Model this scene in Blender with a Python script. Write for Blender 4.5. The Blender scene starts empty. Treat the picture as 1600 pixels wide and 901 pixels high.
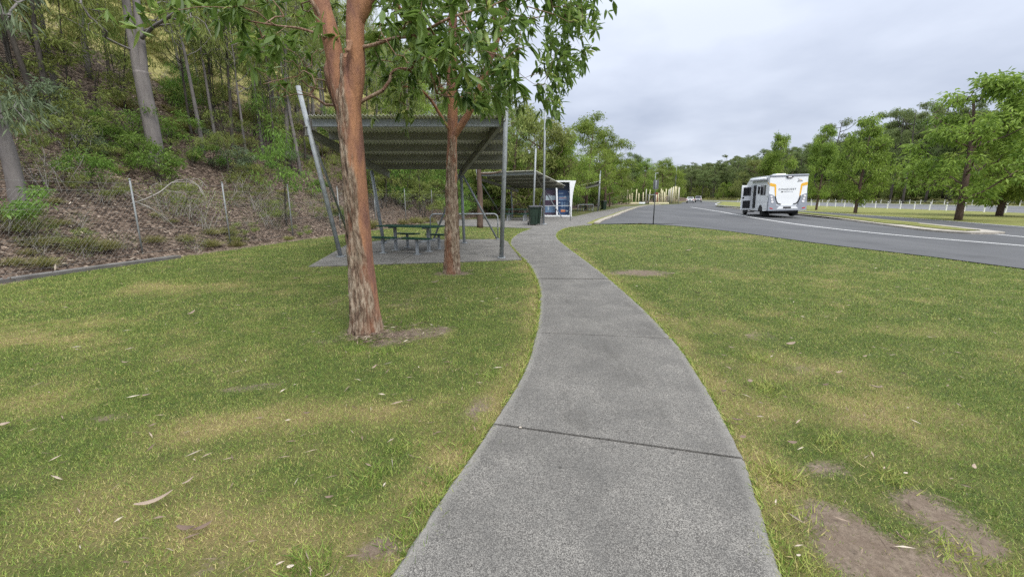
import bpy, math, random
import numpy as np
from mathutils import Vector, Matrix
S = bpy.context.scene
COL = S.collection
R = math.radians
# ------------------------------------------------------------------ camera numbers (1600 x 901 photograph)
F, CX, CY, CAMH, HOR = 660.0, 800.0, 450.5, 1.6, 307.0
PITCH = math.atan((CY - HOR) / F)
CP, SP = math.cos(PITCH), math.sin(PITCH)
def ray(x, y):
    a = (x - CX) / F; b = (CY - y) / F
    return np.array((a, CP + b * SP, -SP + b * CP))
def G(x, y, z=0.0):
    d = ray(x, y); t = (z - CAMH) / d[2]
    return (d[0] * t, d[1] * t)
def at(x, y, Y):
    d = ray(x, y); t = Y / d[1]
    return (d[0] * t, Y, CAMH + d[2] * t)

# ------------------------------------------------------------------ noise
def _h(i, j, k, seed):
    n = (i * 374761393 + j * 668265263 + k * 2147483647 + seed * 1274126177) & 0xFFFFFFFF
    n = ((n ^ (n >> 13)) * 1274126177) & 0xFFFFFFFF
    n = ((n ^ (n >> 16)) * 2246822519) & 0xFFFFFFFF
    return ((n ^ (n >> 15)) & 0xFFFFFF) / float(0xFFFFFF)
def vn(x, y, z=0.0, seed=0):
    x, y, z = np.broadcast_arrays(np.asarray(x, float), np.asarray(y, float), np.asarray(z, float))
    i, j, k = np.floor(x).astype(np.int64), np.floor(y).astype(np.int64), np.floor(z).astype(np.int64)
    u, v, w = x - i, y - j, z - k
    u = u * u * (3 - 2 * u); v = v * v * (3 - 2 * v); w = w * w * (3 - 2 * w)
    r = 0
    for a in (0, 1):
        for b in (0, 1):
            for c in (0, 1):
                r = r + _h(i + a, j + b, k + c, seed) * (u if a else 1 - u) * (v if b else 1 - v) * (w if c else 1 - w)
    return r
def fbm(x, y, z=0.0, seed=0, o=4):
    s, a, t = 0, .5, 0
    x, y, z = np.asarray(x, float), np.asarray(y, float), np.asarray(z, float)
    for q in range(o):
        s = s + a * vn(x, y, z, seed + q * 17); t += a; a *= .5; x = x * 2.03; y = y * 2.03; z = z * 2.03
    return s / t
def sstep(a, b, x):
    t = np.clip((np.asarray(x, float) - a) / (b - a), 0, 1); return t * t * (3 - 2 * t)

# ------------------------------------------------------------------ polyline tools
def smooth(pts, n=8, closed=False):
    P = [np.array(p, float) for p in pts]; out = []
    m = len(P)
    for i in range(m if closed else m - 1):
        if closed: a, b, c, d = P[(i - 1) % m], P[i], P[(i + 1) % m], P[(i + 2) % m]
        else: a, b, c, d = P[max(i - 1, 0)], P[i], P[i + 1], P[min(i + 2, m - 1)]
        for k in range(n):
            t = k / n
            out.append(.5 * ((2 * b) + (c - a) * t + (2 * a - 5 * b + 4 * c - d) * t * t + (3 * b - a - 3 * c + d) * t ** 3))
    if not closed: out.append(P[-1])
    return np.array(out)
def resample(P, n):
    P = np.asarray(P, float); L = np.r_[0, np.cumsum(np.linalg.norm(np.diff(P, axis=0), axis=1))]
    t = np.linspace(0, L[-1], n)
    return np.stack([np.interp(t, L, P[:, k]) for k in range(P.shape[1])], 1)
def plen(P): return float(np.linalg.norm(np.diff(np.asarray(P), axis=0), axis=1).sum())
def inpoly(x, y, poly):
    x = np.asarray(x); y = np.asarray(y); c = np.zeros(x.shape, bool)
    n = len(poly); j = n - 1
    for i in range(n):
        xi, yi = poly[i][0], poly[i][1]; xj, yj = poly[j][0], poly[j][1]
        if yi != yj:
            m = ((yi > y) != (yj > y)) & (x < (xj - xi) * (y - yi) / (yj - yi) + xi)
            c ^= m
        j = i
    return c
def dpoly(x, y, P):
    x = np.asarray(x, float); y = np.asarray(y, float); d = np.full(x.shape, 1e9)
    for a, b in zip(P[:-1], P[1:]):
        ab = b - a; L = (ab ** 2).sum() + 1e-12
        t = np.clip(((x - a[0]) * ab[0] + (y - a[1]) * ab[1]) / L, 0, 1)
        d = np.minimum(d, np.hypot(x - a[0] - t * ab[0], y - a[1] - t * ab[1]))
    return d

# ------------------------------------------------------------------ objects
def tag(o, label=None, cat=None, group=None, kind=None):
    if label: o['label'] = label
    if cat: o['category'] = cat
    if group: o['group'] = group
    if kind: o['kind'] = kind
    return o
def empty(name, loc=(0, 0, 0), rz=0.0):
    o = bpy.data.objects.new(name, None); COL.objects.link(o)
    o.location = loc; o.rotation_euler = (0, 0, rz); o.empty_display_size = .2
    return o
def raw(name, V, FS, mats, mi=None, smooth_=True, attrs=None):
    """FS: list of int arrays (M,k)"""
    me = bpy.data.meshes.new(name)
    V = np.asarray(V, np.float32)
    me.vertices.add(len(V)); me.vertices.foreach_set('co', V.ravel())
    FS = [np.asarray(f, np.int32) for f in FS if len(f)]
    loops = np.concatenate([f.ravel() for f in FS]) if FS else np.zeros(0, np.int32)
    tot = np.concatenate([np.full(len(f), f.shape[1], np.int32) for f in FS])
    st = np.r_[0, np.cumsum(tot)[:-1]].astype(np.int32)
    me.loops.add(len(loops)); me.loops.foreach_set('vertex_index', loops)
    me.polygons.add(len(tot)); me.polygons.foreach_set('loop_start', st); me.polygons.foreach_set('loop_total', tot)
    me.polygons.foreach_set('use_smooth', np.full(len(tot), smooth_, bool))
    if mi is not None: me.polygons.foreach_set('material_index', np.asarray(mi, np.int32))
    for m in (mats if isinstance(mats, (list, tuple)) else [mats]): me.materials.append(m)
    for k, (dom, arr) in (attrs or {}).items():
        a = me.attributes.new(k, 'FLOAT', dom); a.data.foreach_set('value', np.asarray(arr, np.float32))
    me.update(calc_edges=True); me.validate()
    return me
def link(name, me, parent=None, loc=None, rot=None):
    o = bpy.data.objects.new(name, me); COL.objects.link(o)
    if parent: o.parent = parent
    if loc is not None: o.location = loc
    if rot is not None: o.rotation_euler = rot
    return o
def kids(o): return [c for c in bpy.data.objects if c.parent == o]
def copy_tree(o, parent=None):
    c = o.copy(); COL.objects.link(c)
    if parent: c.parent = parent
    for ch in list(o.children): copy_tree(ch, c)
    return c

class MB:
    def __init__(s): s.V = []; s.F = {}; s.n = 0
    def add(s, V, Fs):
        V = np.asarray(V, float).reshape(-1, 3); s.V.append(V)
        for f in Fs:
            f = np.asarray(f)
            if f.ndim == 1: f = f[None]
            s.F.setdefault(f.shape[1], []).append(f + s.n)
        s.n += len(V); return s
    def box(s, c, d, M=None, bev=0.0):
        c = np.array(c, float); h = np.array(d, float) / 2
        if bev > 0:
            b = min(bev, h.min() * .9); V = []
            for ax in range(3):
                for sx in (-1, 1):
                    for sy in (-1, 1):
                        for sz in (-1, 1):
                            q = np.array((sx, sy, sz)) * (h - b); q[ax] = (sx, sy, sz)[ax] * h[ax]; V.append(q)
            V = np.array(V)
            idx = lambda ax, sx, sy, sz: ax * 8 + (sx > 0) * 4 + (sy > 0) * 2 + (sz > 0)
            Q = []; T = []
            for ax in range(3):
                for sg in (-1, 1):
                    o = [k for k in range(3) if k != ax]; f = []
                    for p, q in ((-1, -1), (1, -1), (1, 1), (-1, 1)):
                        v = [0, 0, 0]; v[ax] = sg; v[o[0]] = p; v[o[1]] = q; f.append(idx(ax, *v))
                    Q.append(f)
            for ax in range(3):
                a, b2 = [k for k in range(3) if k != ax]
                for p in (-1, 1):
                    for q in (-1, 1):
                        f = []
                        for (A, sg) in ((a, -1), (a, 1), (b2, 1), (b2, -1)):
                            v = [0, 0, 0]; v[ax] = sg; v[a] = p; v[b2] = q; f.append(idx(A, *v))
                        Q.append(f)
            for sx in (-1, 1):
                for sy in (-1, 1):
                    for sz in (-1, 1): T.append([idx(k, sx, sy, sz) for k in range(3)])
            Fs = [Q, T]
        else:
            V = np.array([[x, y, z] for x in (-1, 1) for y in (-1, 1) for z in (-1, 1)]) * h
            Fs = [[[0, 1, 3, 2], [4, 6, 7, 5], [0, 4, 5, 1], [2, 3, 7, 6], [0, 2, 6, 4], [1, 5, 7, 3]]]
        if M is not None: V = V @ np.array(M.to_3x3()).T
        return s.add(V + c, Fs)
    def beam(s, p, q, w, h, up=(0, 0, 1), bev=0.0):
        p = Vector(p); q = Vector(q); d = (q - p); L = d.length; d.normalize()
        u = Vector(up); x = d.cross(u)
        if x.length < 1e-4: x = d.cross(Vector((0, 1, 0)))
        x.normalize(); z = x.cross(d)
        return s.box((p + q) / 2, (w, L, h), Matrix((x, d, z)).transposed(), bev)
    def tube(s, P, r, n=8, cap=True):
        P = np.asarray(P, float); m = len(P); r = np.broadcast_to(np.asarray(r, float), (m,))
        T = np.gradient(P, axis=0); T /= np.linalg.norm(T, axis=1)[:, None] + 1e-12
        a = np.array((0, 0, 1.)) if abs(T[0, 2]) < .9 else np.array((1., 0, 0))
        N = np.cross(T[0], a); N /= np.linalg.norm(N); V = []
        th = np.arange(n) * 2 * math.pi / n
        for i in range(m):
            N = N - T[i] * N.dot(T[i]); N /= np.linalg.norm(N) + 1e-12; B = np.cross(T[i], N)
            V.append(P[i] + r[i] * (np.cos(th)[:, None] * N + np.sin(th)[:, None] * B))
        V = np.concatenate(V); k = np.arange(n); Q = []
        for i in range(m - 1):
            Q.append(np.stack([i * n + k, i * n + (k + 1) % n, (i + 1) * n + (k + 1) % n, (i + 1) * n + k], 1))
        Fs = [np.concatenate(Q)]
        if cap and n > 2: Fs += [np.arange(n)[::-1], np.arange(n) + (m - 1) * n]
        return s.add(V, Fs)
    def prism(s, poly, o, ux, uy, t):
        """polygon in the ux,uy plane through o, extruded by vector t"""
        o = np.array(o, float); ux = np.array(ux, float); uy = np.array(uy, float); t = np.array(t, float)
        A = np.array([o + p[0] * ux + p[1] * uy for p in poly]); n = len(A)
        k = np.arange(n)
        return s.add(np.r_[A, A + t], [np.arange(n), np.arange(n)[::-1] + n, np.stack([k, (k + 1) % n, (k + 1) % n + n, k + n], 1)])
    def lathe(s, prof, c=(0, 0, 0), n=16):
        th = np.arange(n) * 2 * math.pi / n; V = []
        for r, z in prof: V.append(np.stack([c[0] + r * np.cos(th), c[1] + r * np.sin(th), np.full(n, c[2] + z)], 1))
        m = len(prof); k = np.arange(n)
        Q = np.concatenate([np.stack([i * n + k, i * n + (k + 1) % n, (i + 1) * n + (k + 1) % n, (i + 1) * n + k], 1) for i in range(m - 1)])
        return s.add(np.concatenate(V), [Q, np.arange(n)[::-1], np.arange(n) + (m - 1) * n])
    def mesh(s, name, mats, smooth_=False, attrs=None):
        return raw(name, np.concatenate(s.V), [np.concatenate(v) for v in s.F.values()], mats, smooth_=smooth_, attrs=attrs)
    def build(s, name, mat, parent=None, smooth_=False, loc=None, rot=None):
        o = link(name, s.mesh(name, mat, smooth_), parent, loc, rot)
        if smooth_ == 'auto': pass
        return o

# ------------------------------------------------------------------ materials
class NT:
    def __init__(s, name):
        s.m = bpy.data.materials.new(name); s.m.use_nodes = True; s.t = s.m.node_tree; s.t.nodes.clear()
        s.out = s.n('ShaderNodeOutputMaterial')
    def n(s, ty, **kw):
        d = s.t.nodes.new(ty)
        for k, v in kw.items():
            if k.startswith('i_'): d.inputs[k[2:].replace('_', ' ')].default_value = v
            else: setattr(d, k, v)
        return d
    def l(s, a, b): s.t.links.new(a, b)
    def noise(s, co, scale, det=4, rough=.55):
        d = s.n('ShaderNodeTexNoise'); d.inputs['Scale'].default_value = scale; d.inputs['Detail'].default_value = det; d.inputs['Roughness'].default_value = rough
        s.l(co, d.inputs['Vector']); return d.outputs['Fac']
    def vor(s, co, scale, out='Distance', feat='F1'):
        d = s.n('ShaderNodeTexVoronoi', feature=feat); d.inputs['Scale'].default_value = scale
        s.l(co, d.inputs['Vector']); return d.outputs[out]
    def ramp(s, f, stops):
        d = s.n('ShaderNodeValToRGB'); e = d.color_ramp.elements
        while len(e) < len(stops): e.new(.5)
        for q, (p, c) in zip(e, stops):
            q.position = p; q.color = (c, c, c, 1) if isinstance(c, (int, float)) else (*c, 1)
        s.l(f, d.inputs[0]); return d.outputs[0]
    def mix(s, f, a, b, blend='MIX'):
        d = s.n('ShaderNodeMix', data_type='RGBA', blend_type=blend)
        for sock, v in ((d.inputs[0], f), (d.inputs[6], a), (d.inputs[7], b)):
            if isinstance(v, (int, float)): sock.default_value = v
            elif isinstance(v, tuple): sock.default_value = (*v, 1)
            else: s.l(v, sock)
        return d.outputs[2]
    def math(s, op, a, b=0.0, c=None):
        d = s.n('ShaderNodeMath', operation=op)
        for sock, v in zip(d.inputs, (a, b) if c is None else (a, b, c)):
            if isinstance(v, (int, float)): sock.default_value = v
            else: s.l(v, sock)
        return d.outputs[0]
    def pos(s, sc=None, obj=False):
        o = s.n('ShaderNodeTexCoord').outputs['Object'] if obj else s.n('ShaderNodeNewGeometry').outputs['Position']
        if sc is None: return o
        d = s.n('ShaderNodeMapping'); d.inputs['Scale'].default_value = sc; s.l(o, d.inputs[0]); return d.outputs[0]
    def attr(s, name): return s.n('ShaderNodeAttribute', attribute_name=name).outputs['Fac']
    def bsdf(s, col, rough=.8, metal=0.0, bump=None, bstr=.3, bdist=.01, spec=.5, trans=0.0, tcol=None):
        p = s.n('ShaderNodeBsdfPrincipled')
        for sock, v in ((p.inputs['Base Color'], col), (p.inputs['Roughness'], rough), (p.inputs['Metallic'], metal), (p.inputs['Specular IOR Level'], spec)):
            if isinstance(v, (int, float)): sock.default_value = v
            elif isinstance(v, tuple): sock.default_value = (*v, 1)
            else: s.l(v, sock)
        if bump is not None:
            b = s.n('ShaderNodeBump'); b.inputs['Strength'].default_value = bstr; b.inputs['Distance'].default_value = bdist
            s.l(bump, b.inputs['Height']); s.l(b.outputs[0], p.inputs['Normal'])
        o = p.outputs[0]
        if trans:
            t = s.n('ShaderNodeBsdfTranslucent')
            c = tcol if tcol is not None else col
            if isinstance(c, tuple): t.inputs[0].default_value = (*c, 1)
            else: s.l(c, t.inputs[0])
            x = s.n('ShaderNodeMixShader'); x.inputs[0].default_value = trans
            s.l(o, x.inputs[1]); s.l(t.outputs[0], x.inputs[2]); o = x.outputs[0]
        s.l(o, s.out.inputs[0]); return s.m

def plain(name, col, rough=.5, metal=0.0, var=.12, scale=6.0, spec=.5, dirt=0.0):
    t = NT(name); co = t.pos(obj=True)
    f = t.noise(co, scale, 5)
    c = t.mix(t.ramp(f, [(.3, 0.), (.7, 1.)]), tuple(x * (1 - var) for x in col), tuple(min(1, x * (1 + var)) for x in col))
    if dirt:
        g = t.noise(co, 2.3, 6, .65)
        c = t.mix(t.ramp(g, [(.5, 0.), (.75, dirt)]), c, (.12, .10, .08))
    r = t.math('ADD', t.math('MULTIPLY', f, .2), rough - .1)
    return t.bsdf(c, r, metal, spec=spec)

def leafmat(name, a, b, young=None, rough=.5, trans=.3, spec=.4):
    t = NT(name); ti = t.attr('tint'); rnd = t.n('ShaderNodeObjectInfo').outputs['Random']
    st = [(0., a), (.8, b)]
    if young: st.append((1., young))
    c = t.ramp(ti, st)
    hs = t.n('ShaderNodeHueSaturation'); t.l(c, hs.inputs['Color'])
    t.l(t.math('ADD', t.math('MULTIPLY', rnd, .022), .489), hs.inputs['Hue'])
    t.l(t.math('ADD', t.math('MULTIPLY', rnd, .35), .88), hs.inputs['Value'])
    return t.bsdf(hs.outputs[0], rough, spec=spec, trans=trans)

def barkmat(name, a, b, c, scale=(14, 14, 2.5), bstr=.6):
    t = NT(name); co = t.pos(scale, obj=True)
    f = t.noise(co, 1.0, 6, .65); g = t.noise(t.pos((2, 2, 1), obj=True), 1.3, 4)
    col = t.mix(t.ramp(g, [(.35, 0.), (.65, 1.)]), t.ramp(f, [(.3, a), (.65, b)]), t.ramp(f, [(.35, b), (.7, c)]))
    return t.bsdf(col, .85, bump=f, bstr=bstr, bdist=.02)

M = {}
def mats():
    M['galv'] = plain('galvanised_steel', (.27, .29, .305), .55, .12, .2, 9, spec=.3)
    M['galv_dull'] = plain('dull_galvanised_steel', (.22, .235, .24), .6, .15, .2, 7, spec=.3)
    M['zinc_dark'] = plain('underside_steel', (.21, .21, .18), .6, .1, .15, 4, dirt=.2)
    M['sheet'] = plain('zincalume_sheet', (.60, .60, .52), .55, .1, .10, 3, dirt=.12)
    M['green_slat'] = plain('green_powdercoat', (.010, .045, .028), .6, 0, .2, 12, spec=.25)
    M['bin_green'] = plain('bin_green_plastic', (.011, .028, .017), .45, 0, .2, 5)
    M['bin_lid'] = plain('black_plastic', (.012, .013, .015), .4, 0, .2, 7)
    M['white'] = plain('white_paint', (.74, .76, .78), .3, 0, .04, 3)
    M['whitepost'] = plain('white_post_paint', (.72, .72, .70), .5, 0, .1, 5)
    M['cream'] = plain('pale_timber', (.58, .53, .34), .8, 0, .18, 6)
    M['timber_grey'] = plain('weathered_timber', (.42, .40, .34), .85, 0, .2, 6)
    M['black'] = plain('black_trim', (.012, .012, .014), .45, 0, .2, 8)
    M['rubber'] = plain('tyre_rubber', (.015, .015, .016), .85, 0, .2, 8)
    M['glass'] = plain('dark_glass', (.012, .013, .016), .08, 0, .1, 2, spec=.8)
    M['mh_grey'] = plain('grey_moulding', (.27, .29, .33), .4, 0, .08, 3)
    M['mh_dark'] = plain('charcoal_paint', (.05, .055, .06), .3, .2, .1, 3)
    M['yellow'] = plain('yellow_decal', (.75, .42, .04), .4, 0, .05, 3)
    M['lens'] = plain('tail_lamp_lens', (.75, .73, .74), .15, 0, .05, 3)
    M['redlens'] = plain('red_lamp_lens', (.5, .02, .02), .2, 0, .05, 3)
    M['blue_panel'] = plain('blue_print', (.015, .04, .105), .35, 0, .15, 2)
    M['plum_panel'] = plain('plum_print', (.045, .03, .05), .35, 0, .15, 2)
    M['navy'] = plain('navy_lining', (.012, .02, .035), .5, 0, .1, 3)
    M['paleprint'] = plain('pale_print', (.30, .36, .40), .5, 0, .3, 30)
    M['orangeprint'] = plain('orange_print', (.45, .16, .06), .5, 0, .3, 40)
    M['midprint'] = plain('muted_print', (.09, .15, .24), .5, 0, .5, 40)
    M['silver'] = plain('silver_car_paint', (.5, .5, .5), .3, .4, .05, 2)
    M['red'] = plain('red_play_paint', (.22, .05, .035), .5, 0, .1, 3)
    M['lamp'] = plain('lamp_housing', (.5, .52, .54), .4, .3, .1, 3)
    M['wire'] = plain('fence_wire', (.23, .23, .22), .6, .3, .2, 3)
    M['deadwood'] = barkmat('grey_deadwood', (.17, .155, .14), (.27, .25, .23), (.36, .34, .31))
    M['gum'] = barkmat('grey_gum_bark', (.095, .085, .08), (.155, .14, .138), (.215, .195, .185), (9, 9, 1.6), .4)
    M['darkbark'] = barkmat('dark_bark', (.022, .018, .015), (.05, .042, .036), (.085, .072, .06))
    M['brownbark'] = barkmat('brown_bark', (.05, .032, .024), (.10, .062, .045), (.15, .10, .075))
    M['lf_front'] = leafmat('glossy_leaf', (.055, .10, .020), (.19, .27, .06), (.42, .46, .14), .42, .45, .35)
    M['lf_light'] = leafmat('bright_tree_leaf', (.095, .155, .024), (.25, .335, .06), None, .55, .45, .25)
    M['lf_euc'] = leafmat('gum_leaf', (.095, .13, .030), (.25, .29, .08), None, .55, .45, .25)
    M['lf_far'] = leafmat('forest_leaf', (.075, .112, .036), (.19, .235, .085), None, .6, .4, .2)
    M['lf_shrub'] = leafmat('shrub_leaf', (.07, .14, .022), (.19, .31, .06), None, .55, .42, .25)
    M['lf_pale'] = leafmat('glaucous_leaf', (.095, .13, .07), (.19, .25, .14), None, .55, .35, .25)
    M['lf_dry'] = leafmat('dry_grass_blade', (.11, .13, .03), (.33, .30, .12), None, .7, .25)
mats()

# the brush box bark: smooth salmon and rough grey, told apart by an attribute
def front_bark():
    t = NT('peeling_bark'); co = t.pos((30, 30, 8), obj=True)
    f = t.noise(co, 1.0, 6, .7); g = t.noise(t.pos((5, 5, 1.6), obj=True), 1.0, 5, .6)
    sm = t.mix(t.ramp(g, [(.40, 0.), (.62, 1.)]), (.37, .185, .10), (.20, .10, .075))
    sm = t.mix(t.ramp(f, [(.55, 0.), (.75, .5)]), sm, (.40, .22, .12))
    ro = t.ramp(f, [(.30, (.025, .018, .014)), (.44, (.15, .10, .07)), (.55, (.29, .225, .165)), (.72, (.44, .38, .31))])
    ro = t.mix(t.ramp(g, [(.50, 0.), (.64, .6)]), ro, (.22, .085, .045))
    a = t.attr('rough'); c = t.mix(a, sm, ro)
    return t.bsdf(c, .78, bump=f, bstr=.9, bdist=.025, spec=.25)
M['bark_front'] = front_bark()

# ------------------------------------------------------------------ layout of the place (metres, camera at 0,0)
PATH_L = smooth([(-1.15, .0), (-.80, .85), (-.52, 1.51), (-.38, 1.99), (-.14, 2.74), (.12, 3.7), (.29, 4.84), (.44, 6.44), (.49, 7.97), (.39, 10.18), (.10, 12.66), (-.07, 14.8), (.05, 17.0), (.44, 19.4), (1.08, 21.9)], 8)
PATH_R = smooth([(.78, .0), (1.0, .85), (1.16, 1.51), (1.29, 1.9), (1.45, 2.4), (1.64, 3.3), (1.83, 4.61), (1.92, 6.65), (1.90, 9.44), (1.81, 12.5), (1.76, 15.23), (1.84, 17.4), (2.2, 19.76), (3.01, 22.3), (4.6, 24.6)], 8)
PAVE = [(1.08, 21.9), (3.0, 22.3), (4.6, 24.6), (5.9, 30.4), (8.2, 36.5), (11.4, 45.5), (16.0, 58), (22.5, 72), (22.0, 73), (17.9, 68.8), (12.7, 55), (8.87, 45.7), (5.2, 35.2), (3.4, 36.0), (1.6, 35.2), (-.94, 31.2), (-5.4, 30.3), (-4.2, 24.3)]
SLAB1 = [(-4.75, 9.75), (.26, 10.85), (.10, 12.66), (-.07, 14.8), (-.35, 16.2), (-4.75, 15.9), (-5.6, 14.3)]
LOT_L = smooth([(13.5, -6), (12.4, 4), (11.6, 9.44), (11.4, 11.5), (10.8, 14.2), (10.6, 16.6), (10.2, 20.5), (9.4, 23.2), (8.3, 25.1), (6.7, 25.6), (5.0, 25.3)], 6)
KERB = smooth([(5.0, 25.3), (6.3, 29.5), (8.6, 35.8), (11.6, 44.5), (15.4, 55), (22.4, 73.4), (31.2, 87), (38.8, 98.5), (44, 112), (53, 131), (77, 172)], 6)
SRV_R = smooth([(24.5, -6), (25.3, 8), (27.6, 22), (30.2, 32), (32.2, 44), (34.2, 58), (38.4, 78), (46, 97), (59, 122), (71, 165)], 6)
ISL_N = smooth([(21.6, 18.6), (19.9, 18.4), (19.6, 20.2), (21.1, 24.6), (23.2, 30.4), (25.0, 37), (28.0, 51), (34.0, 72)], 5)
ISL_F = smooth([(34.0, 72), (31.0, 57.8), (28.9, 43.5), (27.0, 35.5), (25.0, 28.4), (23.2, 22.6), (21.6, 18.6)], 5)
ROW1 = smooth([(44.5, 6), (46.3, 22), (48.9, 40), (50.1, 54), (51.4, 68), (53.6, 86), (59, 108), (67, 140)], 8)
ROW2 = smooth([(89, 40), (88.6, 62), (87.6, 76), (86.4, 90), (86.2, 108), (86.6, 132), (87, 158)], 8)
HW_L = smooth([(46.0, -6), (47.6, 22), (50.3, 40), (51.6, 54), (53.0, 68), (55.4, 86), (61, 108), (69, 140), (76, 200)], 6)
HW_R = smooth([(86, -6), (86.6, 22), (86.6, 40), (86.2, 62), (85.2, 76), (84.2, 90), (84.4, 108), (84.6, 132), (85, 200)], 6)
TOE = smooth([(-10.6, -14), (-10.3, 0), (-10.25, 8.6), (-9.85, 11.0), (-9.2, 13.6), (-8.55, 16.4), (-7.4, 20.5), (-6.1, 25.5), (-4.2, 32), (-.5, 41), (5.0, 53), (11.5, 67), (20, 85), (30, 104), (47, 133), (78, 180)], 5)
RTOE = smooth([(104, -20), (103, 40), (101, 70), (98, 92), (97, 118), (96, 150), (95, 190), (95, 230), (93, 275), (60, 320), (0, 360), (-90, 390)], 5)

def signed_left(x, y, P):
    """distance to P and the side (positive to the left of the direction of travel)"""
    x = np.asarray(x, float); y = np.asarray(y, float)
    d = np.full(x.shape, 1e9); sg = np.zeros(x.shape); sy = np.zeros(x.shape)
    for a, b in zip(P[:-1], P[1:]):
        ab = b - a; L = (ab ** 2).sum() + 1e-12
        t = np.clip(((x - a[0]) * ab[0] + (y - a[1]) * ab[1]) / L, 0, 1)
        dx = x - a[0] - t * ab[0]; dy = y - a[1] - t * ab[1]; q = np.hypot(dx, dy)
        s_ = np.sign(ab[0] * dy - ab[1] * dx); m = q < d
        d = np.where(m, q, d); sg = np.where(m, s_, sg); sy = np.where(m, a[1] + t * ab[1], sy)
    return d * sg, sy
def hillH(x, y):
    u, yy = signed_left(x, y, TOE)
    amp = 1 - .80 * sstep(36, 92, yy)
    prof = np.where(u < 20, .70 * u, 14 + 6 * (1 - np.exp(-(u - 20) / 8.6)))
    b = sstep(0, 3, u)
    n = (fbm(np.asarray(x) * .16, np.asarray(y) * .16, 0, 5) - .5) * 1.9 + (fbm(np.asarray(x) * .9, np.asarray(y) * .9, 0, 6) - .5) * .36
    return np.where(u > 0, np.maximum(prof * amp + n * b, -.03 + .02 * u), -.03 + .7 * u)
def rhillH(x, y):
    u, yy = signed_left(x, y, RTOE); u = -u
    return np.where(u > 0, 1.0 * sstep(0, 6, u) + 22 * sstep(5, 130, u) * (.55 + .45 * sstep(40, 150, np.asarray(yy, float))), -.02)
def hit(px, py, far=90):
    d = ray(px, py); t = np.linspace(3, far, 3000)
    h = hillH(d[0] * t, d[1] * t); z = CAMH + d[2] * t
    k = np.argmax(z < h)
    return (d[0] * t[k], d[1] * t[k], float(h[k])), t[k]

# bare and dry patches of the lawn: pixel centre, radii in metres, how bare, how dry
def blob(x, y, px, py, rx, ry, ang=0):
    c = G(px, py); dx = x - c[0]; dy = y - c[1]; ca, sa = math.cos(ang), math.sin(ang)
    return np.exp(-(((dx * ca + dy * sa) / rx) ** 2 + ((-dx * sa + dy * ca) / ry) ** 2))
BARE = [(1300, 800, .16, .11, -.6, 1.0), (1345, 845, .2, .12, -.5, 1.1), (1410, 888, .30, .13, -.3, 1.15), (1290, 728, .17, .10, .3, .9), (1480, 815, .26, .13, .5, .95), (1430, 775, .18, .09, .3, .8), (1540, 850, .12, .07, 0, .6), (1345, 740, .09, .06, 0, .6), (1195, 520, .16, .4, 0, .45), (640, 520, .34, .26, 0, .8), (600, 535, .2, .14, 0, .7), (690, 512, .16, .2, 0, .5), (505, 530, .28, .16, 0, .55),
        (570, 515, .28, .24, 0, .9), (708, 426, .45, .3, 0, .95), (1000, 425, .75, .4, 0, .95), (400, 602, .3, .1, .2, .7), (160, 650, .3, .1, 0, .45), (600, 860, .14, .1, 0, .6), (590, 845, .1, .08, 0, .6), (1250, 575, .3, .22, 0, .4), (1310, 640, .3, .2, 0, .35), (740, 640, .14, .3, -.3, .5), (330, 880, .2, .14, 0, .4)]
DRY = [(60, 520, 1.3, .7, 0, .9), (300, 448, 1.5, .5, 0, .8), (340, 660, .35, .2, .2, .9), (700, 720, .2, .3, 0, .5), (1260, 575, .6, .4, 0, .7), (1330, 640, .6, .4, 0, .5), (200, 800, .7, .3, 0, .5), (400, 850, .5, .25, 0, .7), (1230, 745, .12, .1, 0, .8), (1210, 640, .2, .3, 0, .6), (1050, 500, .5, .4, 0, .3), (450, 640, .5, .25, 0, .5), (1180, 370, 2.5, .9, 0, .5), (30, 640, .6, .3, 0, .5), (940, 365, 1.6, .8, 0, .35), (620, 640, .35, .25, 0, .5), (880, 700, .3, .3, 0, .0)]
def fields(x, y):
    x = np.asarray(x, float); y = np.asarray(y, float)
    b = np.zeros(x.shape); d = np.zeros(x.shape)
    for p in BARE: b = b + p[5] * blob(x, y, *p[:5])
    for p in DRY: d = d + p[5] * blob(x, y, *p[:5])
    n1 = fbm(x * 1.1, y * 1.1, 0, 31); n2 = fbm(x * .33, y * .33, 0, 33); n3 = fbm(x * 5, y * 5, 0, 35, 3)
    b = b * (.05 + 1.25 * n3 + .75 * fbm(x * 14, y * 14, 0, 37, 3)) + .5 * sstep(.62, .8, n1) * sstep(.5, .75, n3)
    n4 = fbm(x * 2.6, y * 2.6, 0, 39, 4)
    d = d * (.15 + .7 * n1 + .4 * n3) + .08 * sstep(.50, .74, n2) + .16 * sstep(.48, .70, n1) * (1 - .4 * sstep(3, 14, x)) + .55 * (n3 - .5) + .5 * (n4 - .5) + .06
    u, _ = signed_left(x, y, TOE)
    b = np.maximum(b, sstep(-.95, -.35, u + (n3 - .5) * .6))
    pe = np.minimum(dpoly(x, y, PATH_L[:80]), dpoly(x, y, PATH_R[:80]))
    d = d + .45 * np.exp(-(pe / .25) ** 2)
    return np.clip(b, 0, 1), np.clip(d, 0, 1)

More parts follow.
